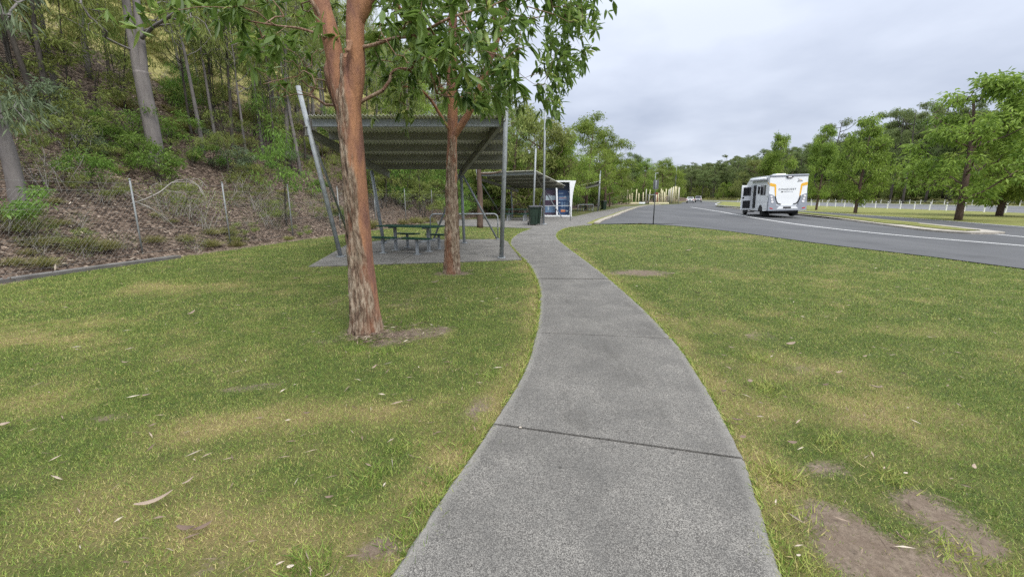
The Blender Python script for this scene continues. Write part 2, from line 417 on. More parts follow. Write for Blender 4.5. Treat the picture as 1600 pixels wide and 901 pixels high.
# ------------------------------------------------------------------ setting materials
def ground_mat():
    t = NT('lawn_soil'); co = t.pos()
    b = t.attr('bare'); d = t.attr('dry')
    n = t.noise(co, 42, 5, .7); n2 = t.noise(co, 9, 4); n3 = t.noise(co, 160, 2, .6)
    green = t.mix(t.ramp(n2, [(.35, 0.), (.65, 1.)]), (.045, .065, .015), (.08, .095, .022))
    straw = t.mix(t.ramp(n2, [(.35, 0.), (.65, 1.)]), (.21, .165, .075), (.16, .125, .055))
    c = t.mix(t.ramp(t.math('ADD', d, t.math('MULTIPLY', n, .5)), [(.35, 0.), (.95, 1.)]), green, straw)
    c = t.mix(t.ramp(n3, [(.38, .55), (.58, 0.)]), c, (.045, .042, .018))
    soil = t.mix(t.ramp(n, [(.35, 0.), (.65, 1.)]), (.105, .080, .060), (.19, .150, .115))
    soil = t.mix(t.ramp(n2, [(.4, 0.), (.6, .5)]), soil, (.11, .08, .06))
    c = t.mix(t.ramp(t.math('ADD', b, t.math('MULTIPLY', t.math('SUBTRACT', n, .5), 1.0)), [(.32, 0.), (.66, 1.)]), c, soil)
    return t.bsdf(c, .95, bump=t.math('ADD', n, n3), bstr=.5, bdist=.012, spec=.2)
def path_mat(name='exposed_aggregate', lo=.055, hi=.42, edge=True, sc=1.0):
    t = NT(name); co = t.pos()
    v = t.vor(co, 170 * sc, 'Color'); vv = t.n('ShaderNodeSeparateColor'); t.l(v, vv.inputs[0])
    n = t.noise(co, 260 * sc, 3, .6); big = t.noise(co, 1.7, 5, .6); mid = t.noise(co, 9, 4, .6)
    f = t.math('ADD', t.math('MULTIPLY', vv.outputs[0], .7), t.math('MULTIPLY', n, .3))
    a = (lo * 1.08, lo, lo * .92); mm = (lo + hi) * .36; m = (mm * 1.05, mm, mm * .93); h = (hi * 1.04, hi * .99, hi * .90)
    c = t.ramp(f, [(.22, a), (.5, m), (.86, h)])
    c = t.mix(t.ramp(big, [(.35, .5), (.62, 0.)]), c, (.060, .058, .055))
    c = t.mix(t.ramp(mid, [(.35, .25), (.6, 0.)]), c, (.10, .098, .093))
    sp = t.ramp(t.math('ADD', t.vor(co, 2.6), t.math('MULTIPLY', n, .02)), [(.035, .75), (.06, 0.)]); c = t.mix(sp, c, (.035, .033, .03))
    lg = t.ramp(t.noise(t.pos((1.0, .35, 1)), 3.2, 6, .7), [(.55, 0.), (.72, .45)]); c = t.mix(lg, c, (.05, .047, .042))
    if edge:
        e = t.attr('edge')
        c = t.mix(t.math('MULTIPLY', t.ramp(t.math('ADD', e, t.math('MULTIPLY', t.math('SUBTRACT', mid, .5), .06)), [(.015, .42), (.075, 0.)]), 1.0), c, (.26, .25, .23))
    return t.bsdf(c, .9, bump=f, bstr=.35, bdist=.004, spec=.3)
def asphalt_mat(name='asphalt', base=.054):
    t = NT(name); co = t.pos()
    n = t.noise(co, 90, 3, .7); big = t.noise(t.pos((.25, .07, 1)), 1.0, 5, .6); w = t.noise(co, .45, 6, .65)
    c = t.ramp(n, [(.3, (base * .55, base * .56, base * .6)), (.62, (base * 1.25, base * 1.28, base * 1.36)), (.85, (base * 2.3, base * 2.3, base * 2.3))])
    c = t.mix(t.ramp(big, [(.4, 0.), (.66, .6)]), c, (base * 1.9, base * 1.9, base * 1.95))
    c = t.mix(t.ramp(w, [(.54, 0.), (.68, .5)]), c, (base * .6, base * .6, base * .62))
    return t.bsdf(c, .8, bump=n, bstr=.3, bdist=.006, spec=.4)
def litter_ground():
    t = NT('leaf_litter_soil'); co = t.pos()
    v = t.vor(t.pos((1, 1, 2.2)), 13, 'Color'); s = t.n('ShaderNodeSeparateColor'); t.l(v, s.inputs[0])
    n = t.noise(co, 2.2, 5, .6); n2 = t.noise(co, 24, 4, .7); u = t.attr('up')
    c = t.ramp(s.outputs[0], [(.1, (.035, .025, .02)), (.5, (.10, .072, .055)), (.85, (.21, .16, .125))])
    c = t.mix(t.ramp(n2, [(.35, .8), (.55, 0.)]), c, (.022, .016, .012))
    g = t.mix(n2, (.20, .195, .06), (.36, .32, .14))
    c = t.mix(t.ramp(t.math('ADD', u, t.math('MULTIPLY', t.math('SUBTRACT', n, .5), 1.3)), [(.42, 0.), (.62, 1.)]), c, g)
    return t.bsdf(c, .95, bump=n2, bstr=.6, bdist=.04, spec=.15)
def paint_mat():
    t = NT('road_paint'); n = t.noise(t.pos(), 30, 5, .7)
    return t.bsdf(t.ramp(n, [(.3, (.35, .35, .35)), (.5, (.66, .66, .65))]), .6)
M['ground'] = ground_mat(); M['path'] = path_mat(lo=.045, hi=.29, sc=1.7)
M['pave'] = path_mat('worn_concrete', .065, .30, False, 1.0); M['asphalt'] = asphalt_mat(); M['highway'] = asphalt_mat('highway_asphalt', .085)
M['litter'] = litter_ground(); M['paint'] = paint_mat()
M['kerbstone'] = plain('kerb_concrete', (.30, .275, .235), .9, 0, .25, 5, dirt=.7)
M['edging'] = plain('dark_edging_concrete', (.115, .11, .105), .9, 0, .3, 4, dirt=.6)
M['dirt'] = plain('bare_dirt', (.24, .20, .15), .95, 0, .3, 5)
M['jointfill'] = plain('joint_filling', (.045, .038, .02), .95, 0, .5, 40)
def verge_mat():
    t = NT('dry_verge'); n = t.noise(t.pos(), 1.1, 5, .65); n2 = t.noise(t.pos(), 14, 4, .7)
    c = t.ramp(t.math('ADD', t.math('MULTIPLY', n, .7), t.math('MULTIPLY', n2, .3)), [(.33, (.09, .125, .03)), (.54, (.18, .18, .06)), (.74, (.25, .215, .095))])
    return t.bsdf(c, .95, bump=n2, bstr=.7, bdist=.05, spec=.15)
M['verge'] = verge_mat()

# ------------------------------------------------------------------ ground sheet
def axis(a, b, st, far, n):
    core = np.arange(a, b + st * .5, st); g = np.geomspace(st, far, n)
    return np.r_[(a - np.cumsum(g))[::-1], core, b + np.cumsum(g)]
def groundz(x, y):
    return -.016 + .011 * (fbm(x * 3.1, y * 3.1, 0, 41, 3) - .5) * np.exp(-(np.hypot(x, y) / 30) ** 4)
def ground():
    xs = axis(-13, 13, .12, 170, 34); ys = axis(.6, 27, .12, 210, 34)
    X, Y = np.meshgrid(xs, ys); x, y = X.ravel(), Y.ravel()
    near = (np.abs(x) < 60) & (y < 120) & (y > -20)
    b = np.zeros(x.shape); d = np.full(x.shape, .4)
    b[near], d[near] = fields(x[near], y[near])
    V = np.stack([x, y, groundz(x, y)], 1)
    nx, ny = len(xs), len(ys); i, j = np.meshgrid(np.arange(nx - 1), np.arange(ny - 1)); k = (j * nx + i).ravel()
    me = raw('ground', V, [np.stack([k, k + 1, k + nx + 1, k + nx], 1)], M['ground'], attrs={'bare': ('POINT', b), 'dry': ('POINT', d)})
    tag(link('ground', me), 'mown lawn with worn and straw coloured patches', 'ground', kind='structure')
ground()

def ribbon(name, L, Rr, z, mat, label, cat, th=0.0, nw=6, kind='structure', n=None):
    n = n or max(8, int(plen(L) / .6)); A = resample(L, n); B = resample(Rr, n)
    w = np.linspace(0, 1, nw); V = (A[:, None] * (1 - w)[None, :, None] + B[:, None] * w[None, :, None])
    V = np.concatenate([V, np.full(V.shape[:2] + (1,), z)], 2).reshape(-1, 3)
    i, j = np.meshgrid(np.arange(nw - 1), np.arange(n - 1)); k = (j * nw + i).ravel()
    Fs = [np.stack([k, k + 1, k + nw + 1, k + nw], 1)]
    return tag(link(name, raw(name, V, Fs, mat)), label, cat, kind=kind)

# ---- the path in cast bays, with open joints between them
def path():
    n = 420; A = resample(PATH_L, n); B = resample(PATH_R, n)
    yc = (A[:, 1] + B[:, 1]) / 2
    def idx(pl, pr):
        a = np.array(G(*pl)); b = np.array(G(*pr))
        return int(np.argmin(np.linalg.norm(A - a, axis=1))), int(np.argmin(np.linalg.norm(B - b, axis=1)))
    J = [(0, 0), idx((771, 665), (1158, 717)), idx((839, 521), (1050, 531))]
    for y in (8.2, 11.4, 14.7, 18.0): J.append((int(np.argmin(abs(A[:, 1] - y))), int(np.argmin(abs(B[:, 1] - y)))))
    J.append((n - 1, n - 1))
    rng = np.random.default_rng(3)
    fill = MB()
    VV = []; FF = []; EE = []; off = 0
    for q in range(len(J) - 1):
        a0, b0 = J[q]; a1, b1 = J[q + 1]; m = max(12, int(60 if q < 2 else 24))
        P = resample(A[a0:a1 + 1], m); Q = resample(B[b0:b1 + 1], m)
        gj = [0, .009, .017, .016, .018, .018, .018, 0]; g0, g1 = gj[q], gj[q + 1]
        for e, s_ in ((P, 1), (Q, 1)):
            d0 = e[1] - e[0]; e[0] += d0 / np.linalg.norm(d0) * g0; d1 = e[-1] - e[-2]; e[-1] -= d1 / np.linalg.norm(d1) * g1
        W = plen([P[m // 2], Q[m // 2]])
        w = np.r_[0, .012 / W, np.linspace(.03, .97, 13), 1 - .012 / W, 1]; nw = len(w)
        top = P[:, None] * (1 - w)[None, :, None] + Q[:, None] * w[None, :, None]
        jit = (fbm(top[..., 0] * 9, top[..., 1] * 9, 0, 7) - .5) * .022 * (np.minimum(w, 1 - w) < .001)[None]
        top[..., 0] += jit
        z = np.full(top.shape[:2], .016 + .004 * math.sin(q * 2.3)); z[:, 0] -= .012; z[:, -1] -= .012
        ed = np.minimum(w, 1 - w) * W
        E = np.broadcast_to(ed, z.shape).copy()
        V = np.concatenate([top, z[..., None]], 2).reshape(-1, 3)
        i, j = np.meshgrid(np.arange(nw - 1), np.arange(m - 1)); k = (j * nw + i).ravel()
        FF.append(np.stack([k, k + 1, k + nw + 1, k + nw], 1) + off); VV.append(V); EE.append(E.ravel()); base = off; off += len(V)
        # sides
        ring = np.r_[np.arange(nw), np.arange(1, m) * nw + nw - 1, (m - 1) * nw + np.arange(nw - 2, -1, -1), np.arange(m - 2, 0, -1) * nw]
        S_ = V[ring].copy(); S_[:, 2] = -.06; VV.append(S_); EE.append(np.full(len(S_), .03)); r = np.arange(len(ring)); r2 = (r + 1) % len(ring)
        FF.append(np.stack([ring[r] + base, r + off, r2 + off, ring[r2] + base], 1)); off += len(S_)
        if q:
            a, b = A[J[q][0]], B[J[q][1]]
            fill.beam((a[0], a[1], -.012), (b[0], b[1], -.012), .05, .02)
    tag(link('path', raw('path', np.concatenate(VV), [np.concatenate(FF)], M['path'], smooth_=False, attrs={'edge': ('POINT', np.concatenate(EE))})),
        'winding grey exposed aggregate footpath across the lawn', 'path', kind='structure')
    tag(fill.build('path_joint_filling', M['jointfill']), 'soil and moss packed in the joints of the footpath', 'path joint', kind='structure')
path()
def polysheet(name, poly, z, mat, label, cat, th=.05, kind='structure'):
    b = MB(); b.prism(poly, (0, 0, z - th), (1, 0, 0), (0, 1, 0), (0, 0, th)); o = b.build(name, mat); return tag(o, label, cat, kind=kind)
polysheet('shelter_pavement', SLAB1, .010, M['pave'], 'worn grey concrete floor under the nearest picnic shelter', 'pavement')
polysheet('far_pavement', PAVE, .010, M['pave'], 'grey concrete paving under the second shelter running on past the kiosk', 'pavement')
tag(MB().beam((-2.9, 9.9, .0105), (-2.45, 16.0, .0105), .018, .006).beam((-.03, 14.4, .011), (.22, 11.0, .011), .02, .008).build('pavement_joint', M['jointfill']), 'dark straight joints in the shelter floor', 'pavement joint', kind='structure')

lot_left = np.concatenate([LOT_L, KERB[1:]])
ribbon('car_park', lot_left, SRV_R, .006, M['asphalt'], 'wide grey asphalt car park and access lane', 'road', nw=14, n=160)
def island():
    poly = np.concatenate([ISL_N, ISL_F[1:-1]])
    c = poly.mean(0)
    b = MB(); b.prism(poly, (0, 0, -.03), (1, 0, 0), (0, 1, 0), (0, 0, .12))
    tag(b.build('island_kerb', M['kerbstone']), 'worn pale kerb round the traffic island', 'kerb', kind='structure')
    # grass top, inset from the kerb
    P = np.array(poly); nxt = np.roll(P, -1, 0); prv = np.roll(P, 1, 0); t = nxt - prv; t /= np.linalg.norm(t, axis=1)[:, None] + 1e-9
    nrm = np.stack([t[:, 1], -t[:, 0]], 1); w = np.where(P[:, 1] < 24, .75, .35)[:, None]
    I = P + nrm * w
    if not inpoly(np.array([I[12, 0]]), np.array([I[12, 1]]), poly)[0]: I = P - nrm * w
    b = MB(); b.prism(I, (0, 0, .08), (1, 0, 0), (0, 1, 0), (0, 0, .05))
    tag(b.build('island_lawn', M['verge']), 'strip of dry green grass on the traffic island', 'verge', kind='structure')
    return I
ISLAND = island()
ribbon('verge', SRV_R + np.array([.18, 0]), HW_L, .004, M['verge'], 'yellowish dry grass verge beside the highway', 'verge', nw=8, n=120)
ribbon('highway', HW_L, HW_R, .012, M['highway'], 'grey highway beyond the wire rope barriers', 'road', nw=10, n=120)
ribbon('far_verge', HW_R, RTOE[:len(HW_R)] if False else resample(RTOE, 60)[:40], .006, M['verge'], 'dry grass strip below the forest', 'verge', nw=6, n=100)
def line(name, P, w, z, label, dash=None):
    P = resample(smooth(P, 8), max(12, int(plen(P) / .7))); T = np.gradient(P, axis=0); T /= np.linalg.norm(T, axis=1)[:, None]
    N = np.stack([-T[:, 1], T[:, 0]], 1) * w / 2
    V = np.concatenate([np.c_[P + N, np.full(len(P), z)], np.c_[P - N, np.full(len(P), z)]]); n = len(P); k = np.arange(n - 1)
    if dash: k = k[(k // dash) % 3 == 0]
    tag(link(name, raw(name, V, [np.stack([k, k + n, k + n + 1, k + 1], 1)], M['paint'])), label, 'road marking', kind='structure')
line('road_line', [(21, 1), (18.6, 8), (17.1, 13.5), (16.25, 18.5), (16.6, 24), (18.0, 30.5), (19.6, 36.5), (22.8, 47.7), (27.4, 66)], .15, .0105, 'white painted line curving across the car park')
line('road_line', [(19.2, 8), (20.1, 14), (20.9, 18.3)], .13, .0105, 'short white painted line running up to the nose of the traffic island')
line('road_line', [(p[0] - .25, p[1]) for p in SRV_R[4:50:4]], .14, .0105, 'white edge line along the access lane beside the dry verge')
line('road_line', [(p[0] + .7, p[1]) for p in HW_L[2:40:4]], .15, .0165, 'white edge line of the highway nearest the car park')
line('road_line', [(p[0] - .7, p[1]) for p in HW_R[2:40:4]], .15, .0165, 'white edge line of the highway nearest the forest')

# ---- kerb stones at the left of the car park
def kerb():
    P = resample(KERB, 420); rng = np.random.default_rng(5); b = MB(); L = plen(KERB); st = L / 419
    i = 0
    while i < 160:
        p, q = P[i], P[i + 1]; d = (q - p) / np.linalg.norm(q - p)
        j = rng.normal(0, .03, 2)
        b.beam((p[0] + j[0], p[1] + j[1], .05), tuple(p + j + d * (st * .86)) + (.05,), .30 + rng.normal(0, .02), .15 + rng.normal(0, .02), bev=.04); i += 1
    tag(b.build('kerb', M['kerbstone']), 'broken pale stone kerb between car park and far path', 'kerb', kind='structure')
    K = P[:150]; T = np.gradient(K, axis=0); T /= np.linalg.norm(T, axis=1)[:, None]; N = np.stack([-T[:, 1], T[:, 0]], 1)
    A = K + N * .6; B = K + N * .14
    ribbon('kerb_lawn', A, B, .018, M['verge'], 'narrow strip of grass between far path and kerb', 'verge', nw=3, n=90)
kerb()
def edging():
    P = resample(np.array([(-10.2, 2), (-9.85, 7.8), (-9.6, 9.0), (-9.25, 10.4), (-9.0, 11.3)]), 40)
    A = P + np.array([.0, 0]); B = P + np.array([.22, .02])
    b = MB()
    for a, c in zip(P[:-1], P[1:]): b.beam((a[0], a[1], .015), (c[0], c[1], .015), .24, .08)
    tag(b.build('edging_strip', M['edging']), 'dark concrete edging between lawn and leaf litter', 'kerb', kind='structure')
edging()

# ------------------------------------------------------------------ hillsides
def hill():
    n = 300; P = resample(TOE, n); T = np.gradient(P, axis=0); T /= np.linalg.norm(T, axis=1)[:, None]; N = np.stack([-T[:, 1], T[:, 0]], 1)
    us = np.r_[np.linspace(-.12, 16, 70), np.linspace(16.5, 40, 40), np.linspace(43, 150, 14)]
    X = P[:, None] + N[:, None] * us[None, :, None]
    x, y = X[..., 0].ravel(), X[..., 1].ravel(); z = hillH(x, y)
    u = np.broadcast_to(us, X.shape[:2]).ravel()
    z = np.where(u <= 0, -.06, z)
    up = sstep(6, 17, u + 5 * (fbm(x * .25, y * .25, 0, 9) - .5)) 
    nw = len(us); i, j = np.meshgrid(np.arange(nw - 1), np.arange(n - 1)); k = (j * nw + i).ravel()
    me = raw('hillside', np.stack([x, y, z], 1), [np.stack([k, k + nw, k + nw + 1, k + 1], 1)], M['litter'], attrs={'up': ('POINT', up)})
    tag(link('hillside', me), 'steep wooded bank covered in brown leaf litter', 'hillside', kind='structure')
    n = 120; P = resample(RTOE, n); T = np.gradient(P, axis=0); T /= np.linalg.norm(T, axis=1)[:, None]; N = np.stack([T[:, 1], -T[:, 0]], 1)
    us = np.r_[np.linspace(0, 40, 14), np.linspace(50, 260, 12)]
    X = P[:, None] + N[:, None] * us[None, :, None]; x, y = X[..., 0].ravel(), X[..., 1].ravel(); z = rhillH(x, y)
    nw = len(us); i, j = np.meshgrid(np.arange(nw - 1), np.arange(n - 1)); k = (j * nw + i).ravel()
    me = raw('far_hill', np.stack([x, y, z], 1), [np.stack([k, k + 1, k + nw + 1, k + nw], 1)], M['verge'])
    tag(link('far_hill', me), 'low grassy rise under the forest across the highway', 'hill', kind='structure')
hill()

# ------------------------------------------------------------------ leaves
def nrmz(v): return v / (np.linalg.norm(v, axis=-1, keepdims=True) + 1e-9)
def leaves(P, D, L, W, rng, tint, rich=False, curl=.25):
    """P base, D direction, L length, W width -> V, tris, tint per face"""
    N = len(P); D = nrmz(D); side = nrmz(np.cross(D, rng.normal(size=(N, 3)))); up = np.cross(side, D)
    L = np.broadcast_to(L, (N,))[:, None]; W = np.broadcast_to(W, (N,))[:, None]
    dn = np.array((0, 0, -1.))
    if not rich:
        mid = P + D * L * .45; tip = P + D * L + dn * L * curl * .6
        V = np.stack([P, mid + side * W * .5 + up * W * .12, tip, mid - side * W * .5 + up * W * .12], 1).reshape(-1, 3)
        k = np.arange(N) * 4
        return V, [np.stack([k, k + 1, k + 2, k + 3], 1)], tint
    side = nrmz(np.cross(D, np.broadcast_to(dn, D.shape)) + rng.normal(0, .35, (N, 3))); up = np.cross(side, D)
    pts = []
    for f, w in ((0, .02), (.22, .8), (.5, 1.0), (.78, .6), (1.0, .02)):
        c = P + D * L * f + dn * L * curl * f * f
        pts += [c + side * W * .5 * w + up * W * .16 * w, c, c - side * W * .5 * w + up * W * .16 * w]
    V = np.stack(pts, 1).reshape(-1, 3); k = np.arange(N) * 15; Q = []
    for r in range(4):
        for s_ in range(2):
            a = k + r * 3 + s_; Q.append(np.stack([a, a + 1, a + 4, a + 3], 1))
    Q = np.stack(Q, 1).reshape(-1, 4)
    return V, [Q], np.repeat(tint, 8)
def clump_leaves(C, n, rad, L, W, rng, droop=.5, out=None, flat=.7):
    """n leaves round every cluster centre"""
    N = len(C) * n; ctr = np.repeat(C, n, 0)
    o = rng.normal(size=(N, 3)); o = nrmz(o) * (rng.random((N, 1)) ** .5); o[:, 2] *= flat
    D = o * 1.0 + np.array((0, 0, -droop)) + rng.normal(0, .35, (N, 3))
    if out is not None: D = D + np.repeat(out, n, 0) * .5
    tint = np.clip(np.repeat(rng.normal(.5, .22, len(C)), n) + rng.normal(0, .16, N), 0, 1)
    return leaves(ctr + o * rad, D, L * rng.uniform(.7, 1.25, N), W * rng.uniform(.75, 1.2, N), rng, tint)

def grow(limbs, targets, rng, seg=.4, tip_r=.006, sides=5, bias=.3, sag=.12, expo=.5, maxr=None, mb=None):
    """limbs: [(pts, r0, r1)]; each target is reached by a twig from the nearest branch already there"""
    mb = mb or MB()
    pos = []; par = []; rad = []; fixed = []
    for pts, r0, r1 in limbs:
        pts = np.asarray(pts, float); rr = np.linspace(r0, r1, len(pts)); 
        for i, p in enumerate(pts): pos.append(p); rad.append(rr[i])
    pos = list(pos); nf = len(pos); par = [-1] * nf; cnt = [0] * nf; cap = list(rad)
    root = np.array(limbs[0][0][0], float); depth = [np.linalg.norm(p - root) for p in pos]
    A = np.array(pos); DP = np.array(depth); CAP = np.array(cap)
    order = np.argsort(np.linalg.norm(targets - root, axis=1)); chains = []
    for ti in order:
        tg = targets[ti]; d = np.linalg.norm(A - tg, axis=1)
        sc = d + bias * np.maximum(DP - np.linalg.norm(tg - root), -99) * .5
        k = int(np.argmin(sc)); m = max(2, int(math.ceil(d[k] / seg)))
        p0 = A[k]; t = np.linspace(0, 1, m + 1)[1:, None]
        w = rng.normal(0, .10, 3) * d[k]; w[2] += sag * d[k]
        pts = p0 + (tg - p0) * t + w * (np.sin(t * math.pi)) + rng.normal(0, .035, (m, 3)) * seg * (1 - t)
        base = len(A); A = np.r_[A, pts]; DP = np.r_[DP, DP[k] + d[k] * t[:, 0]]; CAP = np.r_[CAP, np.full(m, CAP[k] * .8)]
        par += [k] + list(range(base, base + m - 1)); cnt += [0] * m; chains.append([k] + list(range(base, base + m)))
    for c in chains:
        j = c[-1]
        while j >= 0: cnt[j] += 1; j = par[j]
    cnt = np.array(cnt)
    r = np.minimum(tip_r * np.maximum(cnt, 1) ** expo, CAP)
    r[:nf] = rad
    for c in chains:
        rr = r[c].copy(); rr[0] = min(rr[0], rr[1] * 1.25)
        mb.tube(A[c], rr, sides if rr[0] > .03 else max(3, sides - 2), cap=False)
    return mb
def ellip(rng, n, c, r, shell=.0, low=-1.0):
    o = nrmz(rng.normal(size=(n * 3, 3))); q = rng.random((n * 3, 1)) ** (1 / 3) * (1 - shell) + shell
    o = (o * q); o = o[o[:, 2] > low][:n]
    return np.array(c) + o * np.array(r)
def lobes(rng, n, c, r, k, lr, low=-.7):
    """crown made of k leafy lobes spread over an ellipsoid"""
    ctr = ellip(rng, k, c, r, .45, low); per = max(2, n // k); out = []
    for q in ctr:
        s = lr * rng.uniform(.65, 1.25); out.append(ellip(rng, per, q, (s, s, s * .6), .3))
    return np.concatenate(out)

TREE = {}
def proto(key, limbs, targets, rng, leafm, barkm, nl, rad, L, W, droop, tip=.008, seg=.6, sides=5, flat=.7, expo=.5, sag=.12):
    mb = MB()
    for pts, r0, r1 in limbs: mb.tube(pts, np.linspace(r0, r1, len(pts)) if not isinstance(r0, (list, np.ndarray)) else r0, sides + 3)
    grow(limbs, targets, rng, seg, tip, sides, expo=expo, sag=sag, mb=mb)
    tm = mb.mesh(key + '_trunk', barkm, True)
    V, Q, ti = clump_leaves(targets, nl, rad, L, W, rng, droop, flat=flat)
    cm = raw(key + '_crown', V, Q, leafm, smooth_=False, attrs={'tint': ('FACE', ti)})
    TREE[key] = (tm, cm)
def stem(rng, h, lean=.06, wob=.05, n=10, x=0, y=0, z0=-.25):
    t = np.linspace(0, 1, n); a = rng.random() * 6.28
    P = np.stack([x + math.cos(a) * lean * h * t ** 1.5 + wob * np.cumsum(rng.normal(0, .35, n)) * t, y + math.sin(a) * lean * h * t ** 1.5 + wob * np.cumsum(rng.normal(0, .35, n)) * t, z0 + (h - z0) * t], 1)
    P[0, :2] = (x, y); return P
def limbset(rng, trunk, n, zlo, zhi, reach, rise, r):
    out = []
    for i in range(n):
        f = rng.uniform(zlo, zhi); k = f * (len(trunk) - 1); a = trunk[int(k)] + (trunk[min(int(k) + 1, len(trunk) - 1)] - trunk[int(k)]) * (k % 1)
        az = i * 2.4 + rng.normal(0, .4); t = np.linspace(0, 1, 6)[:, None]; d = np.array((math.cos(az), math.sin(az), 0)) * reach * rng.uniform(.6, 1.1)
        p = a + d * t + np.array((0, 0, 1.)) * rise * reach * (t ** 1.3) * rng.uniform(.7, 1.2) + rng.normal(0, .05, (6, 3)) * reach * t
        out.append((p, r, r * .35))
    return out
def make_protos():
    # bright layered street tree
    for v in range(3):
        g = np.random.default_rng(100 + v); h = (8.0, 7.0, 8.6)[v]
        tr = stem(g, h * .8, .05, .08); L = [(tr, .17, .05)] + limbset(g, tr, 9, .20, .75, 2.0, .55, .05)
        T = np.concatenate([lobes(g, 210, (0, 0, h * .46), (2.25, 2.25, h * .32), 24, .8, -.95), lobes(g, 100, (0, 0, h * .72), (1.6, 1.6, h * .22), 11, .65), lobes(g, 30, (0, 0, h * .92), (.8, .8, h * .08), 4, .5)])
        proto('street%d' % v, L, T, g, M['lf_light'], M['brownbark'], 34, .42, .24, .085, .45, .009)
    # forest gum
    for v in range(4):
        g = np.random.default_rng(200 + v); h = (17, 19, 15, 21)[v]
        tr = stem(g, h * .9, .05, .12, 12); L = [(tr, .26, .06)] + limbset(g, tr, 8, .42, .9, 2.9, .8, .09)
        T = lobes(g, 190, (0, 0, h * .70), (3.4, 3.4, h * .29), (16, 14, 18, 13)[v], 1.15, -.9)
        proto('gum%d' % v, L, T, g, M['lf_far'], M['darkbark'], 34, .62, .36, .12, .5, .014, .9, 4)
    # bushy roadside tree, leafy nearly to the ground
    for v in range(3):
        g = np.random.default_rng(300 + v); h = (9.5, 8.0, 10.5)[v]
        tr = stem(g, h * .85, .05, .08); L = [(tr, .17, .04)] + limbset(g, tr, 9, .15, .8, 2.2, .6, .06)
        T = np.concatenate([lobes(g, 250, (0, 0, h * .5), (2.8, 2.8, h * .40), 26, 1.0, -.95), lobes(g, 50, (0, 0, h * .85), (1.2, 1.2, h * .13), 6, .6)])
        proto('bushy%d' % v, L, T, g, (M['lf_light'], M['lf_euc'], M['lf_light'])[v], M['brownbark'], 36, .48, .23, .075, .5, .009)
    # slender hillside gum
    for v in range(4):
        g = np.random.default_rng(400 + v); h = (10, 8.5, 12, 9)[v]
        tr = stem(g, h * .95, .07, .10, 12); L = [(tr, (.10, .08, .14, .09)[v], .02)] + limbset(g, tr, 9, .42, .92, 1.5, .75, .03)
        T = lobes(g, 120, (tr[8][0], tr[8][1], h * .74), (1.8, 1.8, h * .27), 18, .7, -.98)
        proto('slender%d' % v, L, T, g, M['lf_euc'] if v != 1 else M['lf_shrub'], (M['gum'], M['darkbark'], M['gum'], M['darkbark'])[v], 22, .42, .19, .040, 1.0, .006, .5, 5)
    # sapling
    for v in range(3):
        g = np.random.default_rng(500 + v); h = (4.2, 3.4, 5.2)[v]
        tr = stem(g, h, .12, .10, 9); L = [(tr, .035, .008)] + limbset(g, tr, 8, .25, .95, .8, .6, .012)
        T = lobes(g, 70, (tr[6][0], tr[6][1], h * .66), (.85, .85, h * .34), 16, .42, -.98)
        proto('sapling%d' % v, L, T, g, (M['lf_euc'], M['lf_shrub'], M['lf_euc'])[v], M['darkbark'], 20, .27, .16, .032, .9, .004, .35, 4)
    # shrub
    for v in range(4):
        g = np.random.default_rng(600 + v); h = (1.3, 1.0, 1.7, 1.2)[v]; L = []
        for q in range(6):
            tr = stem(g, h * .8, .55, .04, 6, z0=-.1); L.append((tr, .014, .005))
        T = lobes(g, 80, (0, 0, h * .62), (h * .75, h * .75, h * .42), 18, .26, -.9)
        proto('shrub%d' % v, L, T, g, (M['lf_shrub'], M['lf_shrub'], M['lf_euc'], M['lf_pale'])[v], M['darkbark'], 20, .18, .13, .034, .25, .003, .2, 4)
    # dry twiggy shrub
    for v in range(2):
        g = np.random.default_rng(650 + v); L = []
        for q in range(9):
            tr = stem(g, g.uniform(.5, 1.2), .6, .08, 6, g.normal(0, .12), g.normal(0, .12), -.05); L.append((tr, .009, .003))
        T = ellip(g, 90, (0, 0, .65), (.8, .8, .6), .1)
        proto('twigs%d' % v, L, T, g, M['lf_euc'], M['deadwood'], 4, .14, .07, .02, .4, .0024, .2, 3)
    # grass tussock
    for v in range(3):
        g = np.random.default_rng(700 + v); n = 420
        P = np.c_[g.normal(0, .13, (n, 2)), np.zeros(n)]; D = np.c_[g.normal(0, .5, (n, 2)) + P[:, :2] * 2.2, np.ones(n)]
        V, Q, ti = leaves(P, D, g.uniform(.4, 1.0, n), .016, g, np.clip(g.normal(.4, .25, n), 0, 1), True, .45)
        TREE['tussock%d' % v] = (None, raw('tussock%d' % v, V, Q, M['lf_dry'], attrs={'tint': ('FACE', ti)}))
make_protos()

LABELS = {}
def plant(key, name, cat, x, y, z, s, rz, label, group=None, tilt=(0, 0), sz=None, crown='crown'):
    tm, cm = TREE[key]
    if tm is None:
        o = link(name, cm)
    else:
        o = empty(name); link('trunk' if crown == 'crown' else 'stem', tm, o); link(crown, cm, o)
    o.location = (x, y, z); o.rotation_euler = (tilt[0], tilt[1], rz); o.scale = (s, s, (sz or 1) * s)
    return tag(o, label, cat, group)

